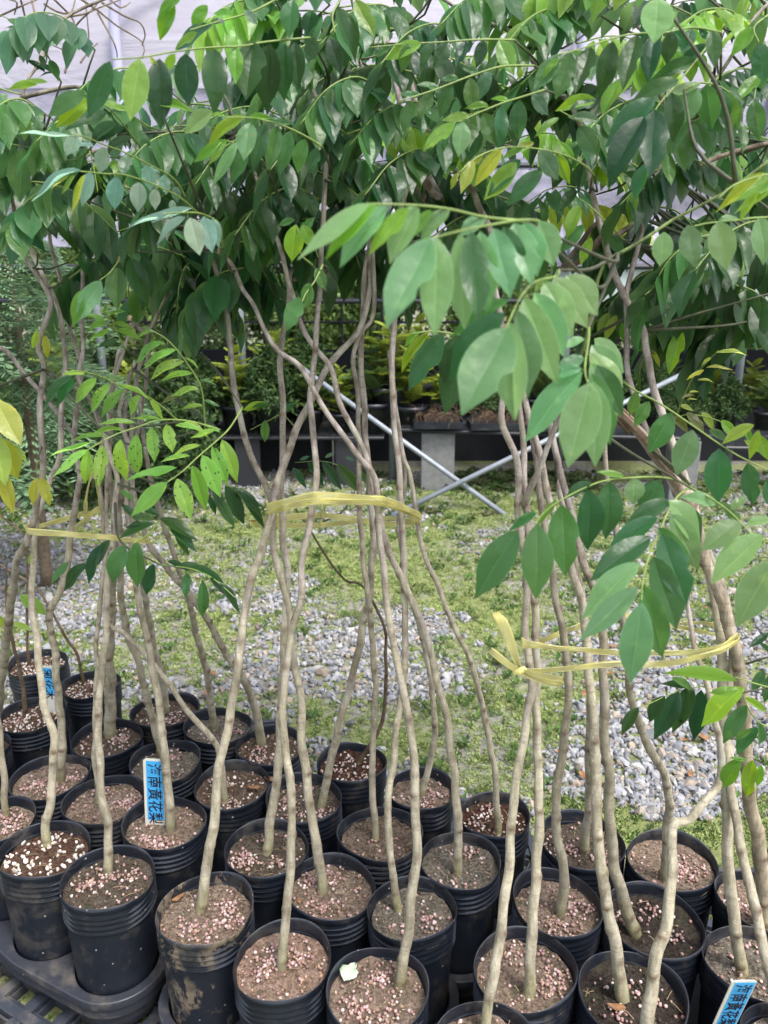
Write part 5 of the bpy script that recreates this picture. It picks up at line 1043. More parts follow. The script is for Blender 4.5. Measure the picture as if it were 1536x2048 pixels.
# spotted bright sprays of the left bundle
hero(3, [(822, 440), (818, 370), (805, 270), (760, 190), (700, 110), (650, 65), (600, 40)], 1.15, 1.1, [(655, 88, 520, 162, 's', .4), (702, 118, 558, 185, 's', .42), (738, 165, 590, 212, 's', .38), (770, 212, 632, 232, 's', .35), (795, 275, 682, 290, 's', .42), (812, 345, 722, 352, 's', .4), (600, 45, 540, 70, 'b', .5), (620, 50, 560, 40, 'm', .5), (740, 150, 800, 190, 'b', .3), (800, 240, 870, 250, 'm', .3), (815, 320, 880, 345, 'm', .3), (820, 420, 880, 450, 's', .4), (730, 300, 640, 330, 'u', .5)], 's', up=1.6)
hero(3, [(880, 440), (760, 405), (640, 400), (560, 425), (470, 455), (400, 490), (350, 520)], 1.15, 1.0, [(350, 520, 205, 625, 's', .38), (352, 520, 340, 665, 's', .42), (412, 500, 395, 670, 's', .38), (482, 478, 490, 655, 's', .42), (545, 458, 540, 632, 's', .40), (605, 430, 618, 570, 's', .42), (665, 418, 690, 530, 's', .52), (365, 492, 195, 548, 'b', .22), (425, 462, 270, 472, 'b', .25), (490, 440, 350, 440, 'b', .22), (540, 410, 390, 405, 's', .25), (640, 395, 520, 390, 's', .28), (700, 420, 800, 430, 's', .35), (740, 405, 840, 460, 'b', .35), (600, 400, 560, 370, 's', .3)], 's', up=1.5)
hero(3, [(720, 410), (640, 340), (560, 290), (490, 268), (400, 225), (320, 205), (260, 208)], 1.2, 1.02, [(290, 225, 150, 335, 'm', .32), (300, 235, 215, 335, 'm', .4), (385, 232, 292, 330, 'b', .46), (440, 255, 350, 370, 's', .44), (500, 278, 398, 385, 's', .48), (340, 215, 250, 210, 'b', .35), (280, 230, 205, 245, 'm', .4), (560, 300, 510, 380, 's', .5), (420, 225, 500, 240, 'm', .35), (480, 260, 600, 300, 'b', .3), (600, 320, 660, 400, 's', .35)], 'b', up=1.1)
hero(3, [(970, 350), (920, 430), (870, 480), (800, 540), (730, 605), (670, 648)], 1.18, 1.0, [(668, 650, 522, 782, 'b', .48), (708, 592, 508, 640, 'b', .3), (708, 635, 765, 800, 's', .46), (768, 582, 830, 765, 'b', .4), (808, 540, 885, 710, 's', .45), (848, 505, 920, 665, 's', .42), (888, 478, 952, 650, 'b', .38), (760, 545, 640, 560, 's', .25), (800, 500, 690, 530, 's', .3), (860, 440, 760, 470, 's', .4), (760, 740, 740, 790, 'y', .4)], 's', up=1.1)
hero(3, [(1190, 440), (1130, 380), (1080, 400), (1000, 440)], 1.5, 1.45, [(1070, 335, 965, 355, 'b', .4), (1060, 400, 1060, 490, 'm', .5), (1120, 370, 1180, 330, 'm', .4), (1080, 340, 1000, 350, 'm', .4)], 'b')
hero(3, [(900, 640), (860, 600), (850, 640)], 1.35, 1.3, [(850, 660, 900, 780, 'd', .42), (900, 660, 980, 820, 'd', .4), (940, 670, 1060, 790, 'd', .38), (900, 680, 1060, 740, 'd', .3), (960, 680, 1070, 830, 'd', .35), (860, 700, 940, 830, 'd', .35), (830, 700, 870, 780, 'd', .42)], 'd', up=1.)
hero(3, [(640, 800), (600, 850), (560, 880), (520, 900)], 1.18, 1.08, [(548, 890, 540, 1078, 'm', .52), (500, 900, 430, 1055, 'm', .6), (620, 815, 465, 868, 'm', .35), (400, 900, 340, 1060, 'd', .4), (440, 880, 360, 1000, 'd', .45), (520, 780, 620, 800, 'd', .5), (640, 790, 790, 870, 'd', .4), (680, 830, 790, 920, 'd', .4), (490, 740, 560, 800, 'd', .5), (350, 975, 235, 1080, 'd', .5), (275, 968, 205, 1055, 'm', .5), (560, 750, 640, 780, 'd', .5), (600, 800, 500, 830, 'd', .45), (480, 680, 540, 720, 'm', .45), (700, 850, 760, 940, 'd', .4)], 'd', up=.9)
hero(3, [(640, 980), (700, 985), (780, 1000), (860, 1040), (940, 1110)], 1.15, 1.05, [(615, 975, 580, 1105, 'd', .55), (750, 1010, 740, 1110, 'm', .5), (810, 1040, 815, 1210, 'm', .38), (720, 975, 860, 1015, 'd', .35), (670, 965, 760, 1000, 'd', .4), (880, 1050, 970, 1170, 'd', .35), (790, 990, 900, 1050, 'd', .35), (840, 1030, 920, 1110, 'd', .35)], 'd', up=.9)
hero(3, [(1440, 640), (1370, 590), (1290, 565), (1180, 570)], 1.9, 1.8, [(1170, 590, 1230, 670, 'd', .42), (1230, 570, 1300, 665, 'd', .42), (1290, 565, 1370, 680, 'd', .4), (1350, 575, 1440, 690, 'd', .4), (1420, 590, 1480, 660, 'd', .4), (1200, 560, 1240, 545, 'g', .4), (1300, 550, 1340, 530, 'g', .4), (1380, 550, 1420, 560, 'g', .4)], 'd')
# yellow leaves at the left edge
hero(3, [(-120, 330), (-40, 340), (0, 330)], 1.1, 1.1, [(-20, 320, 85, 500, 'Y', .55), (-30, 300, 50, 480, 'y', .4), (0, 470, 75, 640, 'Y', .6), (-30, 450, 20, 660, 'Y', .5), (10, 600, 50, 780, 'Y', .35), (60, 500, 110, 570, 'Y', .35), (-30, 560, 20, 720, 'Y', .4)], 'Y', up=.6)
hero(3, [(150, 560), (145, 610), (150, 630)], 1.45, 1.45, [(150, 630, 120, 745, 'Y', .4), (165, 630, 200, 745, 'Y', .45), (180, 60, 190, 150, 'y', .4), (150, 40, 130, 120, 'y', .4)], 'Y')
hero(3, [(60, 1060), (90, 1100), (110, 1110)], 1.7, 1.7, [(80, 1100, 190, 1180, 'b', .5), (120, 940, 115, 980, 'y', .4), (50, 1210, 130, 1240, 'y', .35), (-10, 1180, 30, 1240, 'y', .5), (60, 1055, 20, 1090, 'y', .4)], 'y')
# lower right: dark cluster and bright sprig
hero(2, [(1330, 210), (1290, 185), (1240, 190), (1150, 215), (1050, 260)], 1.3, 1.15, [(1240, 195, 1150, 370, 'd', .5), (1180, 205, 1080, 405, 'd', .5), (1125, 225, 1045, 330, 'd', .6), (1020, 270, 945, 380, 'd', .5), (1270, 200, 1240, 415, 'd', .45), (1230, 190, 1110, 170, 'd', .4), (1210, 190, 1180, 350, 'd', .5), (1150, 150, 1250, 200, 'm', .4), (1290, 210, 1270, 330, 'd', .45)], 'd', up=.7)
hero(2, [(1540, 190), (1470, 170), (1425, 155), (1405, 150)], 1.05, .98, [(1410, 165, 1130, 118, 'b', .32), (1440, 190, 1250, 340, 'b', .5), (1420, 200, 1300, 210, 'b', .5)], 'b', up=1.)
hero(2, [(1580, 360), (1500, 330), (1450, 260), (1430, 200)], 1.05, 1.0, [(1450, 260, 1350, 415, 'm', .5), (1500, 350, 1390, 455, 'm', .5), (1470, 360, 1400, 400, 'b', .5), (1425, 475, 1340, 600, 'b', .6), (1475, 480, 1450, 630, 'b', .55), (1440, 230, 1540, 290, 'b', .4), (1500, 330, 1520, 450, 'm', .5), (1510, 500, 1490, 590, 'b', .5), (1450, 480, 1380, 470, 'b', .4)], 'b', up=.8)
hero(2, [(1560, 60), (1500, 100), (1450, 130)], 1.15, 1.15, [(1520, 120, 1470, 210, 'd', .5), (1560, 130, 1520, 250, 'd', .5), (1540, -30, 1460, 30, 'd', .4), (1500, 10, 1560, 60, 'd', .4)], 'd')
# golden sprigs at the right
hero(4, [(1170, 380), (1190, 330), (1230, 240), (1290, 170), (1335, 125)], 1.3, 1.2, [(1330, 130, 1460, 120, 'Y', .25), (1290, 190, 1400, 188, 'Y', .22), (1255, 240, 1325, 240, 'Y', .3), (1220, 290, 1260, 285, 'Y', .35), (1210, 320, 1255, 312, 'Y', .35), (1280, 200, 1210, 240, 'Y', .35), (1310, 150, 1270, 175, 'Y', .35), (1240, 300, 1190, 310, 'u', .4)], 'Y', up=1.2)
hero(4, [(1100, 420), (1200, 380), (1300, 390), (1400, 430)], 1.35, 1.3, [(1150, 380, 1230, 450, 'u', .5), (1210, 370, 1280, 450, 'u', .5), (1270, 370, 1330, 440, 'y', .5), (1350, 400, 1410, 470, 'b', .5), (1430, 420, 1480, 500, 'b', .4), (1180, 340, 1240, 360, 'y', .45), (1300, 440, 1380, 480, 'm', .5), (1500, 460, 1536, 560, 'b', .5), (1440, 480, 1500, 530, 'y', .4)], 'u')
hero(6, [(760, 1330), (840, 1290), (900, 1260)], 1.5, 1.4, [(830, 1260, 820, 1340, 'y', .5), (900, 1250, 850, 1330, 'y', .45), (930, 1260, 880, 1360, 'y', .42), (950, 1290, 960, 1370, 'b', .45), (990, 1310, 1040, 1330, 'u', .35), (1000, 1390, 1090, 1420, 'u', .3), (1060, 1400, 1110, 1470, 'Y', .4)], 'y', up=.8)
hero(6, [(1290, 1080), (1200, 1200), (1180, 1300)], 1.3, 1.3, [(1300, 1080, 1200, 1280, 'd', .4), (1340, 1100, 1380, 1330, 'd', .4), (1250, 1260, 1190, 1420, 'd', .3), (1130, 1220, 1030, 1285, 'g', .42), (1180, 1250, 1170, 1360, 'd', .5), (1190, 1320, 1140, 1500, 'b', .4), (1400, 1160, 1400, 1340, 'd', .4)], 'd')
hero(4, [(300, 60), (240, 50), (180, 45), (110, 55)], 1.05, 1.0, [(240, 55, 100, 280, 'm', .5), (180, 50, 45, 200, 'b', .25), (140, 45, 75, 105, 'b', .35), (290, 70, 225, 250, 'd', .5), (330, 60, 240, 380, 'd', .45), (280, 240, 230, 290, 'b', .35)], 'm')

# long arching compound leaves of the near side of the canopy
rf = random.Random(77)
for (x0, y0, x1, y1, Y, c) in [(330, 175, 130, 215, 1.3, 'm'), (300, 255, 70, 285, 1.25, 'm'), (430, 300, 240, 350, 1.22, 'm'), (560, 300, 390, 370, 1.25, 'd'), (190, 100, 20, 60, 1.4, 'g'), (480, 395, 270, 450, 1.25, 'd'), (170, 400, 10, 470, 1.25, 'm'), (640, 400, 470, 470, 1.28, 'd'), (90, 230, -60, 300, 1.2, 'm'),
    (700, 110, 520, 190, 1.25, 'm'), (770, 190, 600, 250, 1.22, 'm'), (720, 290, 540, 340, 1.2, 'd'), (890, 240, 700, 290, 1.25, 'm'), (900, 330, 730, 390, 1.22, 'd'), (600, 60, 400, 60, 1.25, 'b'), (660, 10, 480, 0, 1.3, 'm'), (820, 50, 640, 90, 1.3, 'm'), (930, 90, 760, 130, 1.25, 'd'), (1060, 30, 880, 50, 1.3, 'm'),
    (1230, 150, 1040, 170, 1.3, 'm'), (1350, 230, 1150, 290, 1.25, 'm'), (1500, 260, 1300, 320, 1.22, 'm'), (1540, 180, 1380, 220, 1.2, 'd'), (1520, 90, 1350, 60, 1.3, 'b'), (1440, 350, 1240, 410, 1.25, 'd'), (1560, 470, 1390, 540, 1.2, 'd'), (1480, 560, 1290, 590, 1.28, 'd'), (1180, 60, 1010, 90, 1.3, 'm'), (1040, 260, 860, 300, 1.3, 'm'), (1420, 140, 1250, 150, 1.3, 'b')]:
    a = PY(x0, y0, Y + rf.uniform(.03, .1)); e = PY(x1, y1, Y - .06); m1 = a.lerp(e, .33) + Vector((0, 0, .035)); m2 = a.lerp(e, .7) + Vector((0, 0, .032)); cc_ = c
    auto([a, m1, m2, e], 8, rf.uniform(.058, .068), rf.uniform(.75, 1.25), cc_, spread=.7, fwd=.3, seed=int(x0 + y0), wr=.46, hero_=True)
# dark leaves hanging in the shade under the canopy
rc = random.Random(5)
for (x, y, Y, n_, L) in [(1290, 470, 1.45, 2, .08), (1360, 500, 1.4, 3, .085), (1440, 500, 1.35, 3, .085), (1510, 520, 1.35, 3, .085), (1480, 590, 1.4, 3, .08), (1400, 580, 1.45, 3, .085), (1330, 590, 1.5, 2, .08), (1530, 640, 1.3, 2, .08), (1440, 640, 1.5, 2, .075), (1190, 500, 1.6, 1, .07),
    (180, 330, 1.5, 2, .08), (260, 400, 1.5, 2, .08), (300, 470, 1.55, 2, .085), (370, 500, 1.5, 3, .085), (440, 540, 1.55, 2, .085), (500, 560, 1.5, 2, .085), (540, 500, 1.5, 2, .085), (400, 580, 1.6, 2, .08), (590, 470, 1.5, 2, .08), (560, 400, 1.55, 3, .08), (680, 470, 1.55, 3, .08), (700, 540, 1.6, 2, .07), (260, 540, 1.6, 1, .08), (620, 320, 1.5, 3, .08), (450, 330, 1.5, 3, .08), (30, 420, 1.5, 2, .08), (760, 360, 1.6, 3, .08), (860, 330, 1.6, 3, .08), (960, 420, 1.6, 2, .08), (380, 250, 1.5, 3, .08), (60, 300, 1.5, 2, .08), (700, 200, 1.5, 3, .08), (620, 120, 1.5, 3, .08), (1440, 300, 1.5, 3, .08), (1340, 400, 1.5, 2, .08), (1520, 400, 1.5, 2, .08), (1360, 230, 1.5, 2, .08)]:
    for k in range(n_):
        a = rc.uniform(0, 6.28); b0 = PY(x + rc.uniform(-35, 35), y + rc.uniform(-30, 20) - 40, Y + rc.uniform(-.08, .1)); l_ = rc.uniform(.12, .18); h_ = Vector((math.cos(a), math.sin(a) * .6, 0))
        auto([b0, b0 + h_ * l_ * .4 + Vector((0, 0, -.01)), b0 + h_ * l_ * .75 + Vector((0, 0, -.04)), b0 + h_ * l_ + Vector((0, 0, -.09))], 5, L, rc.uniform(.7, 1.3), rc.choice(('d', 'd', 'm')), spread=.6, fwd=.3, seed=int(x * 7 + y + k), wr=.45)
# ---- the rest of the canopy, grown from the stems into the places where the picture is leafy
MASK = ["2004678866433555", "4002789987644777", "8415999999765899", "9959999999756999", "9999999999767999", "9999999998855988", "6899999998854688", "4689999887543688", "3478998765324899", "2357776533222999", "1235352002311887", "0122000001200222"]
def maskv(px, py):
    if py < 0: return 7
    r_, c_ = int(py // 64), int(px // 96)
    if r_ >= 12: return 0
    c_ = max(0, min(15, c_)); return int(MASK[r_][c_])
KEEP = [(0, 150, 5, 235, 200), (395, 0, 330, 60, 0)]
rn = random.Random(99)
tops = [p for p, k in stem_pts if p.z > 1.25]
# short hidden branches
for i in range(46):
    px_, py_ = rn.uniform(-60, 1600), rn.uniform(-60, 520)
    if rn.random() * 9 > maskv(px_, py_) - 3: continue
    Y = rn.uniform(1.3, 1.95); e = PY(px_, py_, Y); d, q, k = nearest(e)
    if d > .75 or d < .12: continue
    mid = (e + q) / 2 + Vector((rn.uniform(-.04, .04), rn.uniform(0, .08), rn.uniform(0, .05))); o, P = trunk_obj('branch', trees[k]['o'], [q, mid, e], .0038, .002, i + 900, tint=(.6, .6, .5), sides=6, step=.02)
    for q in P[::3]: stem_pts.append((q.copy(), k))
tries = 0; made = 0; budget = 1500
budget += nleaf - 560
while nleaf < 560 + budget and tries < 16000:
    tries += 1
    px_, py_ = rn.uniform(-120, 1660), rn.uniform(-130, 740); v = maskv(px_, py_)
    if rn.random() * 9 > v: continue
    Y = rn.uniform(1.32, 2.0)
    b0 = PY(px_, py_, Y); d, q, k = nearest(b0)
    if d > (.30 if py_ < 380 else .2): continue
    out = b0 - q; az = rn.choice((0, math.pi)) + rn.gauss(0, .38) - (.35 if True else 0) * math.copysign(1, math.cos(math.atan2(out.y, out.x))); L = rn.uniform(.20, .33); el = rn.uniform(.0, .55)
    if rn.random() < .65 and math.cos(az) * out.x < 0: az = math.pi - az
    dr = Vector((math.cos(az) * math.cos(el), math.sin(az) * math.cos(el), math.sin(el)))
    droop = rn.uniform(.2, .6) * L; pts = [b0, b0 + dr * L * .35, b0 + dr * L * .7 + Vector((0, 0, -droop * .35)), b0 + dr * L + Vector((0, 0, -droop))]
    t1 = proj(pts[3]); t2 = proj(pts[2])
    if min(maskv(t1[0], t1[1] + 20), maskv(t2[0], t2[1] + 20)) < (3 if rn.random() < .8 else 2) or pts[3].y < 1.24: continue
    qp = proj(q)
    if 70 < t1[0] < 410 and t1[1] < 235 or 70 < px_ < 410 and py_ < 235 or (qp[0] < 420 and qp[1] < 240): continue
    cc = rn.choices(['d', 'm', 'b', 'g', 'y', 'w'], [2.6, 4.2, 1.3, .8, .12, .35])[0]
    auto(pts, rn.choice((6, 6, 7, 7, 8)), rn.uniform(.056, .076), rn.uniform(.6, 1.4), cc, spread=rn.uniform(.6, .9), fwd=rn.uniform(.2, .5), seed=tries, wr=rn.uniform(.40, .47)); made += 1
print('leaflets', nleaf, 'sprays', made, 'tries', tries)

# ------------------------------------------------------------------ yellow tying tapes
def tape_material():
    m, n, b = mat("yellow_tape"); tc = N(n, 'TexCoord'); uv = N(n, 'UVMap'); sx = N(n, 'SeparateXYZ'); n.links.new(uv.outputs[0], sx.inputs[0])
    no = N(n, 'TexNoise', Scale=1., Detail=4); mp = N(n, 'Mapping'); mp.inputs['Scale'].default_value = (38, 3, 1); n.links.new(uv.outputs[0], mp.inputs[0]); n.links.new(mp.outputs[0], no.inputs['Vector'])
    c = ramp(n, [(.3, (.95, .82, .14)), (.48, (1, .95, .38)), (.62, (1, 1, .88))], no.outputs[0]); n.links.new(c.outputs[0], b.inputs['Base Color'])
    b.inputs['Roughness'].default_value = .22; bump(n, no.outputs[0], b, .8, .003)
    tp_ = N(n, 'BsdfTransparent'); tp_.inputs[0].default_value = (1, .98, .85, 1); ms = N(n, 'MixShader'); f = ramp(n, [(.35, (.05, .05, .05)), (.6, (.45, .45, .45))], no.outputs[0]); n.links.new(f.outputs[0], ms.inputs[0])
    tl = N(n, 'BsdfTranslucent'); n.links.new(c.outputs[0], tl.inputs[0]); m2 = N(n, 'MixShader'); m2.inputs[0].default_value = .45
    out = n.nodes['Material Output']; n.links.new(b.outputs[0], m2.inputs[1]); n.links.new(tl.outputs[0], m2.inputs[2]); n.links.new(m2.outputs[0], ms.inputs[1]); n.links.new(tp_.outputs[0], ms.inputs[2]); n.links.new(ms.outputs[0], out.inputs[0]); return m
M['tape'] = tape_material()
def ribbon(name, P3, widths, parent, up=UP, roll=0, seed=0):
    """flat strip of plastic following the points, edge-on direction 'up'"""
    P = catmull(P3, .006); n_ = len(P); V = []; UV = []; Fc = []; K = 6; L = 0
    for i, p in enumerate(P):
        t = i / (n_ - 1); T_ = (P[min(n_ - 1, i + 1)] - P[max(0, i - 1)]).normalized(); u_ = (up - T_ * up.dot(T_)).normalized(); nr = T_.cross(u_)
        if i: L += (P[i] - P[i - 1]).length
        a = roll * math.sin(t * 7 + seed) ; u2 = u_ * math.cos(a) + nr * math.sin(a)
        wd = np.interp(t, np.linspace(0, 1, len(widths)), widths)
        for j in range(K + 1):
            q = j / K - .5; V.append(p + u2 * (wd * q) + nr * (.0016 * math.sin(q * 19 + L * 40 + seed) + .0012 * noise.noise(Vector((L * 60, q * 5, seed))))); UV.append((j / K, L * 8))
    for i in range(n_ - 1):
        for j in range(K): a = i * (K + 1) + j; Fc.append((a, a + 1, a + K + 2, a + K + 1))
    off = _pl.get(parent.name, parent.location) if parent else Vector((0, 0, 0))
    me = mesh(name, [v - off for v in V], Fc, True); ul = me.uv_layers.new(name='UVMap')
    for lp in me.loops: ul.data[lp.index].uv = UV[lp.vertex_index]
    o = obj(name, me, parent, M['tape']); md = o.modifiers.new('s', 'SOLIDIFY'); md.thickness = .0004; return o
def pts_px(l): return [PY(x, y, Y) for x, y, Y in l]
# left
t = tag(empty('tie_tape', PY(175, 1060, 1.6)), 'yellow tape loosely tied round the leftmost bundle of trunks', 'tape', 'yellow tapes tying the trunks'); 
ribbon('strip', pts_px([(200, 1022, 1.72), (150, 1032, 1.70), (90, 1050, 1.62), (55, 1055, 1.50), (62, 1063, 1.47), (130, 1068, 1.45), (200, 1073, 1.44), (250, 1079, 1.46), (290, 1082, 1.52), (296, 1078, 1.60), (270, 1062, 1.70)]), [.006, .012, .010, .014, .016, .011, .010, .011, .014, .010, .006], t, roll=.4)
ribbon('strip', pts_px([(203, 1018, 1.72), (190, 1022, 1.70), (165, 1045, 1.69), (145, 1065, 1.68)]), [.016, .014, .009, .012], t, roll=.6, seed=2)
ribbon('strip', pts_px([(203, 1018, 1.72), (196, 985, 1.66), (190, 950, 1.62), (200, 930, 1.63), (196, 985, 1.67), (205, 1015, 1.7)]), [.008, .007, .006, .007, .008, .006], t, roll=.6, seed=4)
ribbon('strip', pts_px([(168, 1050, 1.66), (172, 1000, 1.6), (180, 960, 1.58), (190, 935, 1.6)]), [.006, .009, .008, .004], t, roll=.6, seed=5)
# centre
t = tag(empty('tie_tape', PY(680, 1010, 1.35)), 'wide yellow tape wrapped twice round the middle bundle of trunks', 'tape', 'yellow tapes tying the trunks')
ribbon('strip', pts_px([(534, 1020, 1.40), (540, 1016, 1.33), (580, 1006, 1.28), (625, 996, 1.24), (632, 995, 1.235), (690, 997, 1.235), (755, 1000, 1.222), (765, 1001, 1.225), (800, 1012, 1.32), (838, 1030, 1.40), (842, 1038, 1.45)]), [.018, .019, .018, .021, .021, .015, .015, .014, .010, .012, .008], t, roll=.12)
ribbon('strip', pts_px([(534, 1028, 1.42), (560, 1018, 1.30), (625, 1004, 1.237), (690, 1004, 1.232), (757, 1006, 1.218), (800, 1018, 1.33), (838, 1040, 1.41)]), [.012, .010, .012, .011, .010, .008, .008], t, roll=.3, seed=3)
ribbon('strip', pts_px([(497, 1042, 1.40), (520, 1040, 1.42), (570, 1036, 1.52), (640, 1030, 1.60), (700, 1038, 1.60), (760, 1046, 1.56), (800, 1048, 1.50), (838, 1044, 1.42)]), [.004, .014, .016, .012, .014, .012, .010, .008], t, roll=.4, seed=1)
ribbon('strip', pts_px([(500, 1046, 1.40), (560, 1050, 1.50), (640, 1050, 1.60), (720, 1042, 1.60), (780, 1036, 1.54), (836, 1044, 1.43)]), [.012, .012, .012, .009, .008, .007], t, roll=.4, seed=6)
ribbon('strip', pts_px([(650, 1012, 1.6), (647, 1025, 1.6), (642, 1045, 1.59), (638, 1060, 1.6)]), [.005, .007, .007, .004], t, roll=.5, seed=8)
# right with a bow
t = tag(empty('tie_tape', PY(1240, 1310, 1.15)), 'yellow tape with a bow knot tied round the right-hand bundle of trunks', 'tape', 'yellow tapes tying the trunks')
Rf = 1.08
ribbon('strip', pts_px([(1046, 1290, 1.20), (1047, 1286, 1.10), (1062, 1289, 1.065), (1110, 1296, 1.085), (1160, 1299, 1.085), (1240, 1305, 1.08), (1340, 1306, 1.07), (1400, 1303, 1.05), (1450, 1290, 1.05), (1474, 1270, 1.12)]), [.016, .017, .018, .009, .008, .009, .008, .009, .012, .010], t, roll=.25)
ribbon('strip', pts_px([(1040, 1340, 1.07), (1090, 1340, 1.075), (1160, 1334, 1.08), (1240, 1328, 1.07), (1320, 1328, 1.06), (1390, 1316, 1.045), (1440, 1302, 1.04), (1472, 1284, 1.07), (1478, 1272, 1.13)]), [.006, .008, .009, .009, .010, .009, .010, .013, .010], t, roll=.3, seed=2)
ribbon('strip', pts_px([(1476, 1280, 1.12), (1440, 1272, 1.3), (1400, 1262, 1.34), (1340, 1250, 1.35), (1260, 1232, 1.35), (1200, 1240, 1.33), (1140, 1260, 1.30), (1080, 1282, 1.26), (1050, 1290, 1.18)]), [.010, .010, .008, .008, .010, .012, .011, .010, .008], t, roll=.4, seed=3)
ribbon('strip', pts_px([(1476, 1276, 1.13), (1430, 1250, 1.32), (1370, 1246, 1.36), (1300, 1262, 1.36)]), [.009, .008, .007, .006], t, roll=.4, seed=5)
ribbon('tail', pts_px([(1040, 1338, 1.065), (1030, 1310, 1.06), (1015, 1270, 1.06), (1000, 1238, 1.06), (990, 1224, 1.07)]), [.004, .010, .016, .018, .014], t, up=Vector((1, 0, 0)), roll=.25, seed=7)
ribbon('tail', pts_px([(1040, 1341, 1.065), (1020, 1332, 1.05), (1000, 1316, 1.05), (980, 1300, 1.05)]), [.004, .009, .012, .009], t, roll=.3, seed=8)
ribbon('bow_loop', pts_px([(1038, 1338, 1.06), (1060, 1345, 1.045), (1090, 1352, 1.04), (1120, 1357, 1.04), (1127, 1362, 1.045), (1115, 1368, 1.05), (1080, 1360, 1.055), (1045, 1344, 1.063)]), [.005, .007, .009, .008, .007, .008, .008, .005], t, roll=.25, seed=9)
mb = MB(); kp = PY(1040, 1340, 1.058) - t.location
mb.tube([kp + Vector((-.008, 0, -.004)), kp + Vector((0, -.003, 0)), kp + Vector((.008, 0, .003))], lambda q: .0035 + .002 * math.sin(q * 3.1), 8, .002); mb.build('knot', M['tape'], t, True)

# ------------------------------------------------------------------ name tags
M['blue'] = plain("blue_label_print", (.06, .40, .80), .45); M['white'] = plain("white_plastic", (.66, .66, .58), .45, nscale=20, namt=.08); M['ink'] = plain("black_ink", (.01, .012, .03), .6)
def name_tag(p_top, p_bot, wd, text, blue_frac, label, face=(0, -1, .25), lead=.05):
    a, b_ = Vector(p_top), Vector(p_bot); ax = (a - b_); L = ax.length; ax.normalize(); f = Vector(face); f = (f - ax * f.dot(ax)).normalized(); x = ax.cross(f)
    t = tag(empty('name_tag', b_), label, 'plant label', 'blue name tags on white stakes'); t.matrix_world = Matrix.Translation(b_) @ Matrix((x, -f, ax)).transposed().to_4x4()
    # local: x across, z along the stake, -y faces the viewer
    def plate(name, x0, x1, z0, z1, y, th, m_, cut=.0):
        V = [(x0, y, z0), (x1, y, z0), (x1, y, z1 - cut), (x1 - cut, y, z1), (x0 + cut, y, z1), (x0, y, z1 - cut)]; V += [(q[0], q[1] + th, q[2]) for q in V]; n_ = 6
        return obj(name, mesh(name, V, [tuple(range(n_)), tuple(range(2 * n_ - 1, n_ - 1, -1))] + [((k + 1) % n_, k, k + n_, (k + 1) % n_ + n_) for k in range(n_)]), t, m_)
    plate('stake', -wd / 2, wd / 2, -.02, L, 0, .0016, M['white'], wd * .12)
    z0 = L * (1 - blue_frac); bl = plate('blue_field', -wd / 2 + wd * .14, wd / 2 - wd * .03, z0, L - wd * .12, -.0004, .0003, M['blue'])
    cu = bpy.data.curves.new('lettering', 'FONT'); cu.body = text; cu.size = wd * .70; cu.space_character = 1.02; cu.extrude = .0001; cu.offset = .0004
    to = bpy.data.objects.new('tmp', cu); COL.objects.link(to); dg = bpy.context.evaluated_depsgraph_get(); me = bpy.data.meshes.new_from_object(to.evaluated_get(dg)); bpy.data.objects.remove(to)
    # characters run down the tag, each turned a quarter to the right
    xs = [v.co.y for v in me.vertices]; mid = (min(xs) + max(xs)) / 2
    for v in me.vertices:
        X, Y_ = v.co.x, v.co.y; v.co = Vector((wd * .055 + (Y_ - mid) * 1.05, -.0008 - v.co.z, L - lead * 1. - X))
    me.materials.clear(); me.materials.append(M['ink']); me.flip_normals(); obj('lettering', me, t)
    return t
q = trees[12]; name_tag(PZ(306, 1518, RIM + .155), PY(310, 1640, PZ(306, 1518, RIM + .155).y - .0), .047, '海南黃花梨木', 1.0, 'large blue tag lettered in black beside the trunk in the squashed oval pot', lead=.012)
a_ = PZ(97, 1333, RIM + .13); name_tag(a_, PY(99, 1426, a_.y), .048, '菊花木', .60, 'small half-hidden blue tag on a white stake at the back left', lead=.008)
a_ = PY(1490, 1962, .97); name_tag(a_, PY(1432, 2085, 1.03), .040, '海南黃花梨木', 1.0, 'tilted blue tag with its lower half cut by the bottom frame edge', lead=.010)

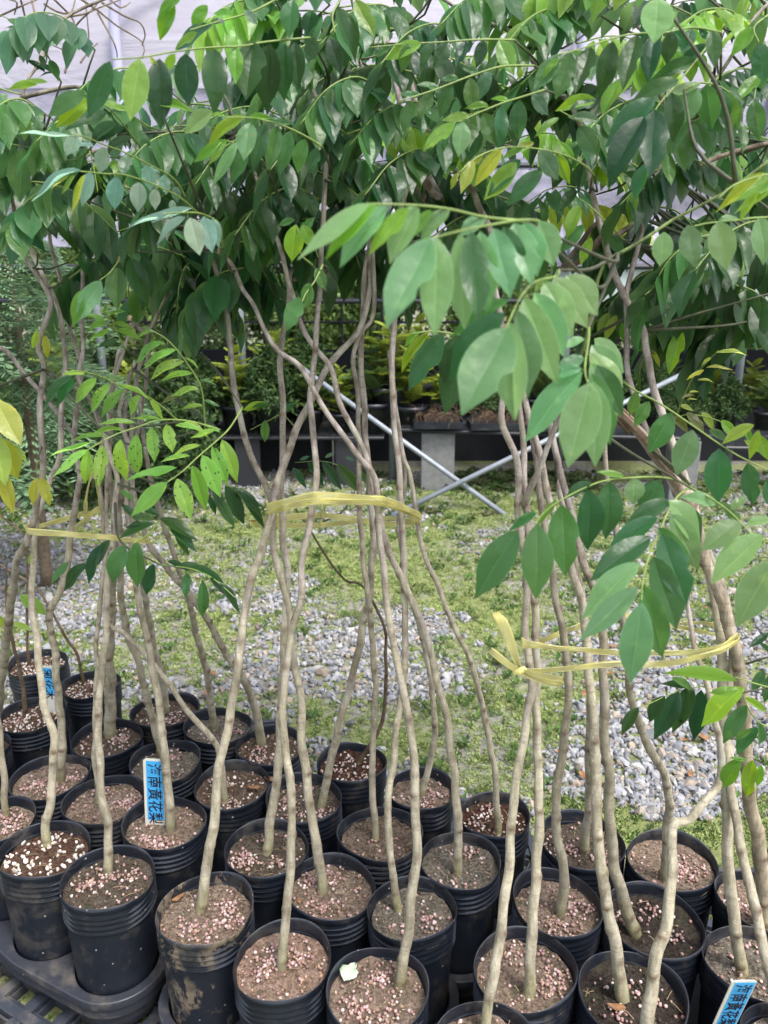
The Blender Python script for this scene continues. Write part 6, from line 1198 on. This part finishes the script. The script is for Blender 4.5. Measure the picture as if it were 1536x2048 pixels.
# pale torn leaf on soil, dry leaves, a stone or two
def fallen(p, L, wr, az, m_, name, label, cat, seed=3, jag=0):
    V = []; Fc = []; rr = random.Random(seed); n_ = 9
    for j in range(n_ + 1):
        t_ = j / n_; w_ = max(.02, math.sin(math.pi * min(.97, t_ ** .8)) * .5 * wr * (1 + jag * rr.uniform(-.5, .3)))
        for q_ in (-1, -.5, 0, .5, 1): V.append((q_ * w_ * L, (t_ - .5) * L, L * (.05 + .10 * abs(q_) + .06 * math.sin(t_ * 5 + seed))))
    for j in range(n_):
        for i in range(4): a = j * 5 + i; Fc.append((a, a + 1, a + 6, a + 5))
    o = obj(name, mesh(name, V, Fc, True), None, m_); md = o.modifiers.new('s', 'SOLIDIFY'); md.thickness = .0005; o.location = p; o.rotation_euler.z = az; tag(o, label, cat); return o
M['paleleaf'] = plain("pale_leaf", (.42, .52, .38), .6, nscale=60, namt=.25)
fallen(PZ(700, 1946, SOILZ + .010), .042, .75, -.5, M['paleleaf'], 'fallen_leaf', 'pale grey green torn leaf lying on the front pot with the longest trunk', 'leaf', 5, .8)
for k, (x, y, L, az, lb) in enumerate([(538, 1560, .035, .9, 'curled brown leaf against the rim of the rear mossy pot'), (507, 1577, .035, 1.2, 'curled brown leaf in the pot behind the large blue tag'), (1232, 2016, .032, 1.3, 'long dry brown leaf on the dark soil of the front right pot'), (357, 1797, .028, -.9, 'thin brown leaf scrap on the mud-splashed pot'), (598, 1802, .016, .3, 'orange brown leaf scrap on the tan soil of the leaning centre tree')]):
    fallen(PZ(x, y, SOILZ + .008), L, .45, az, M['dry'], 'dry_leaf', lb, 'dry leaf', k)
for k in range(26):
    px_, py_ = [(rn.uniform(200, 1500), rn.uniform(1080, 1600)) for _ in (0,)][0]
    if py_ > 1400 and px_ < 620: continue
    fallen(PZ(px_, py_, .022), rn.uniform(.03, .05), rn.uniform(.4, .7), rn.uniform(0, 6), M['dry'], 'dry_leaf', 'small curled brown leaf fallen on the gravel yard', 'dry leaf', k)['group'] = 'dry leaves on the gravel yard'
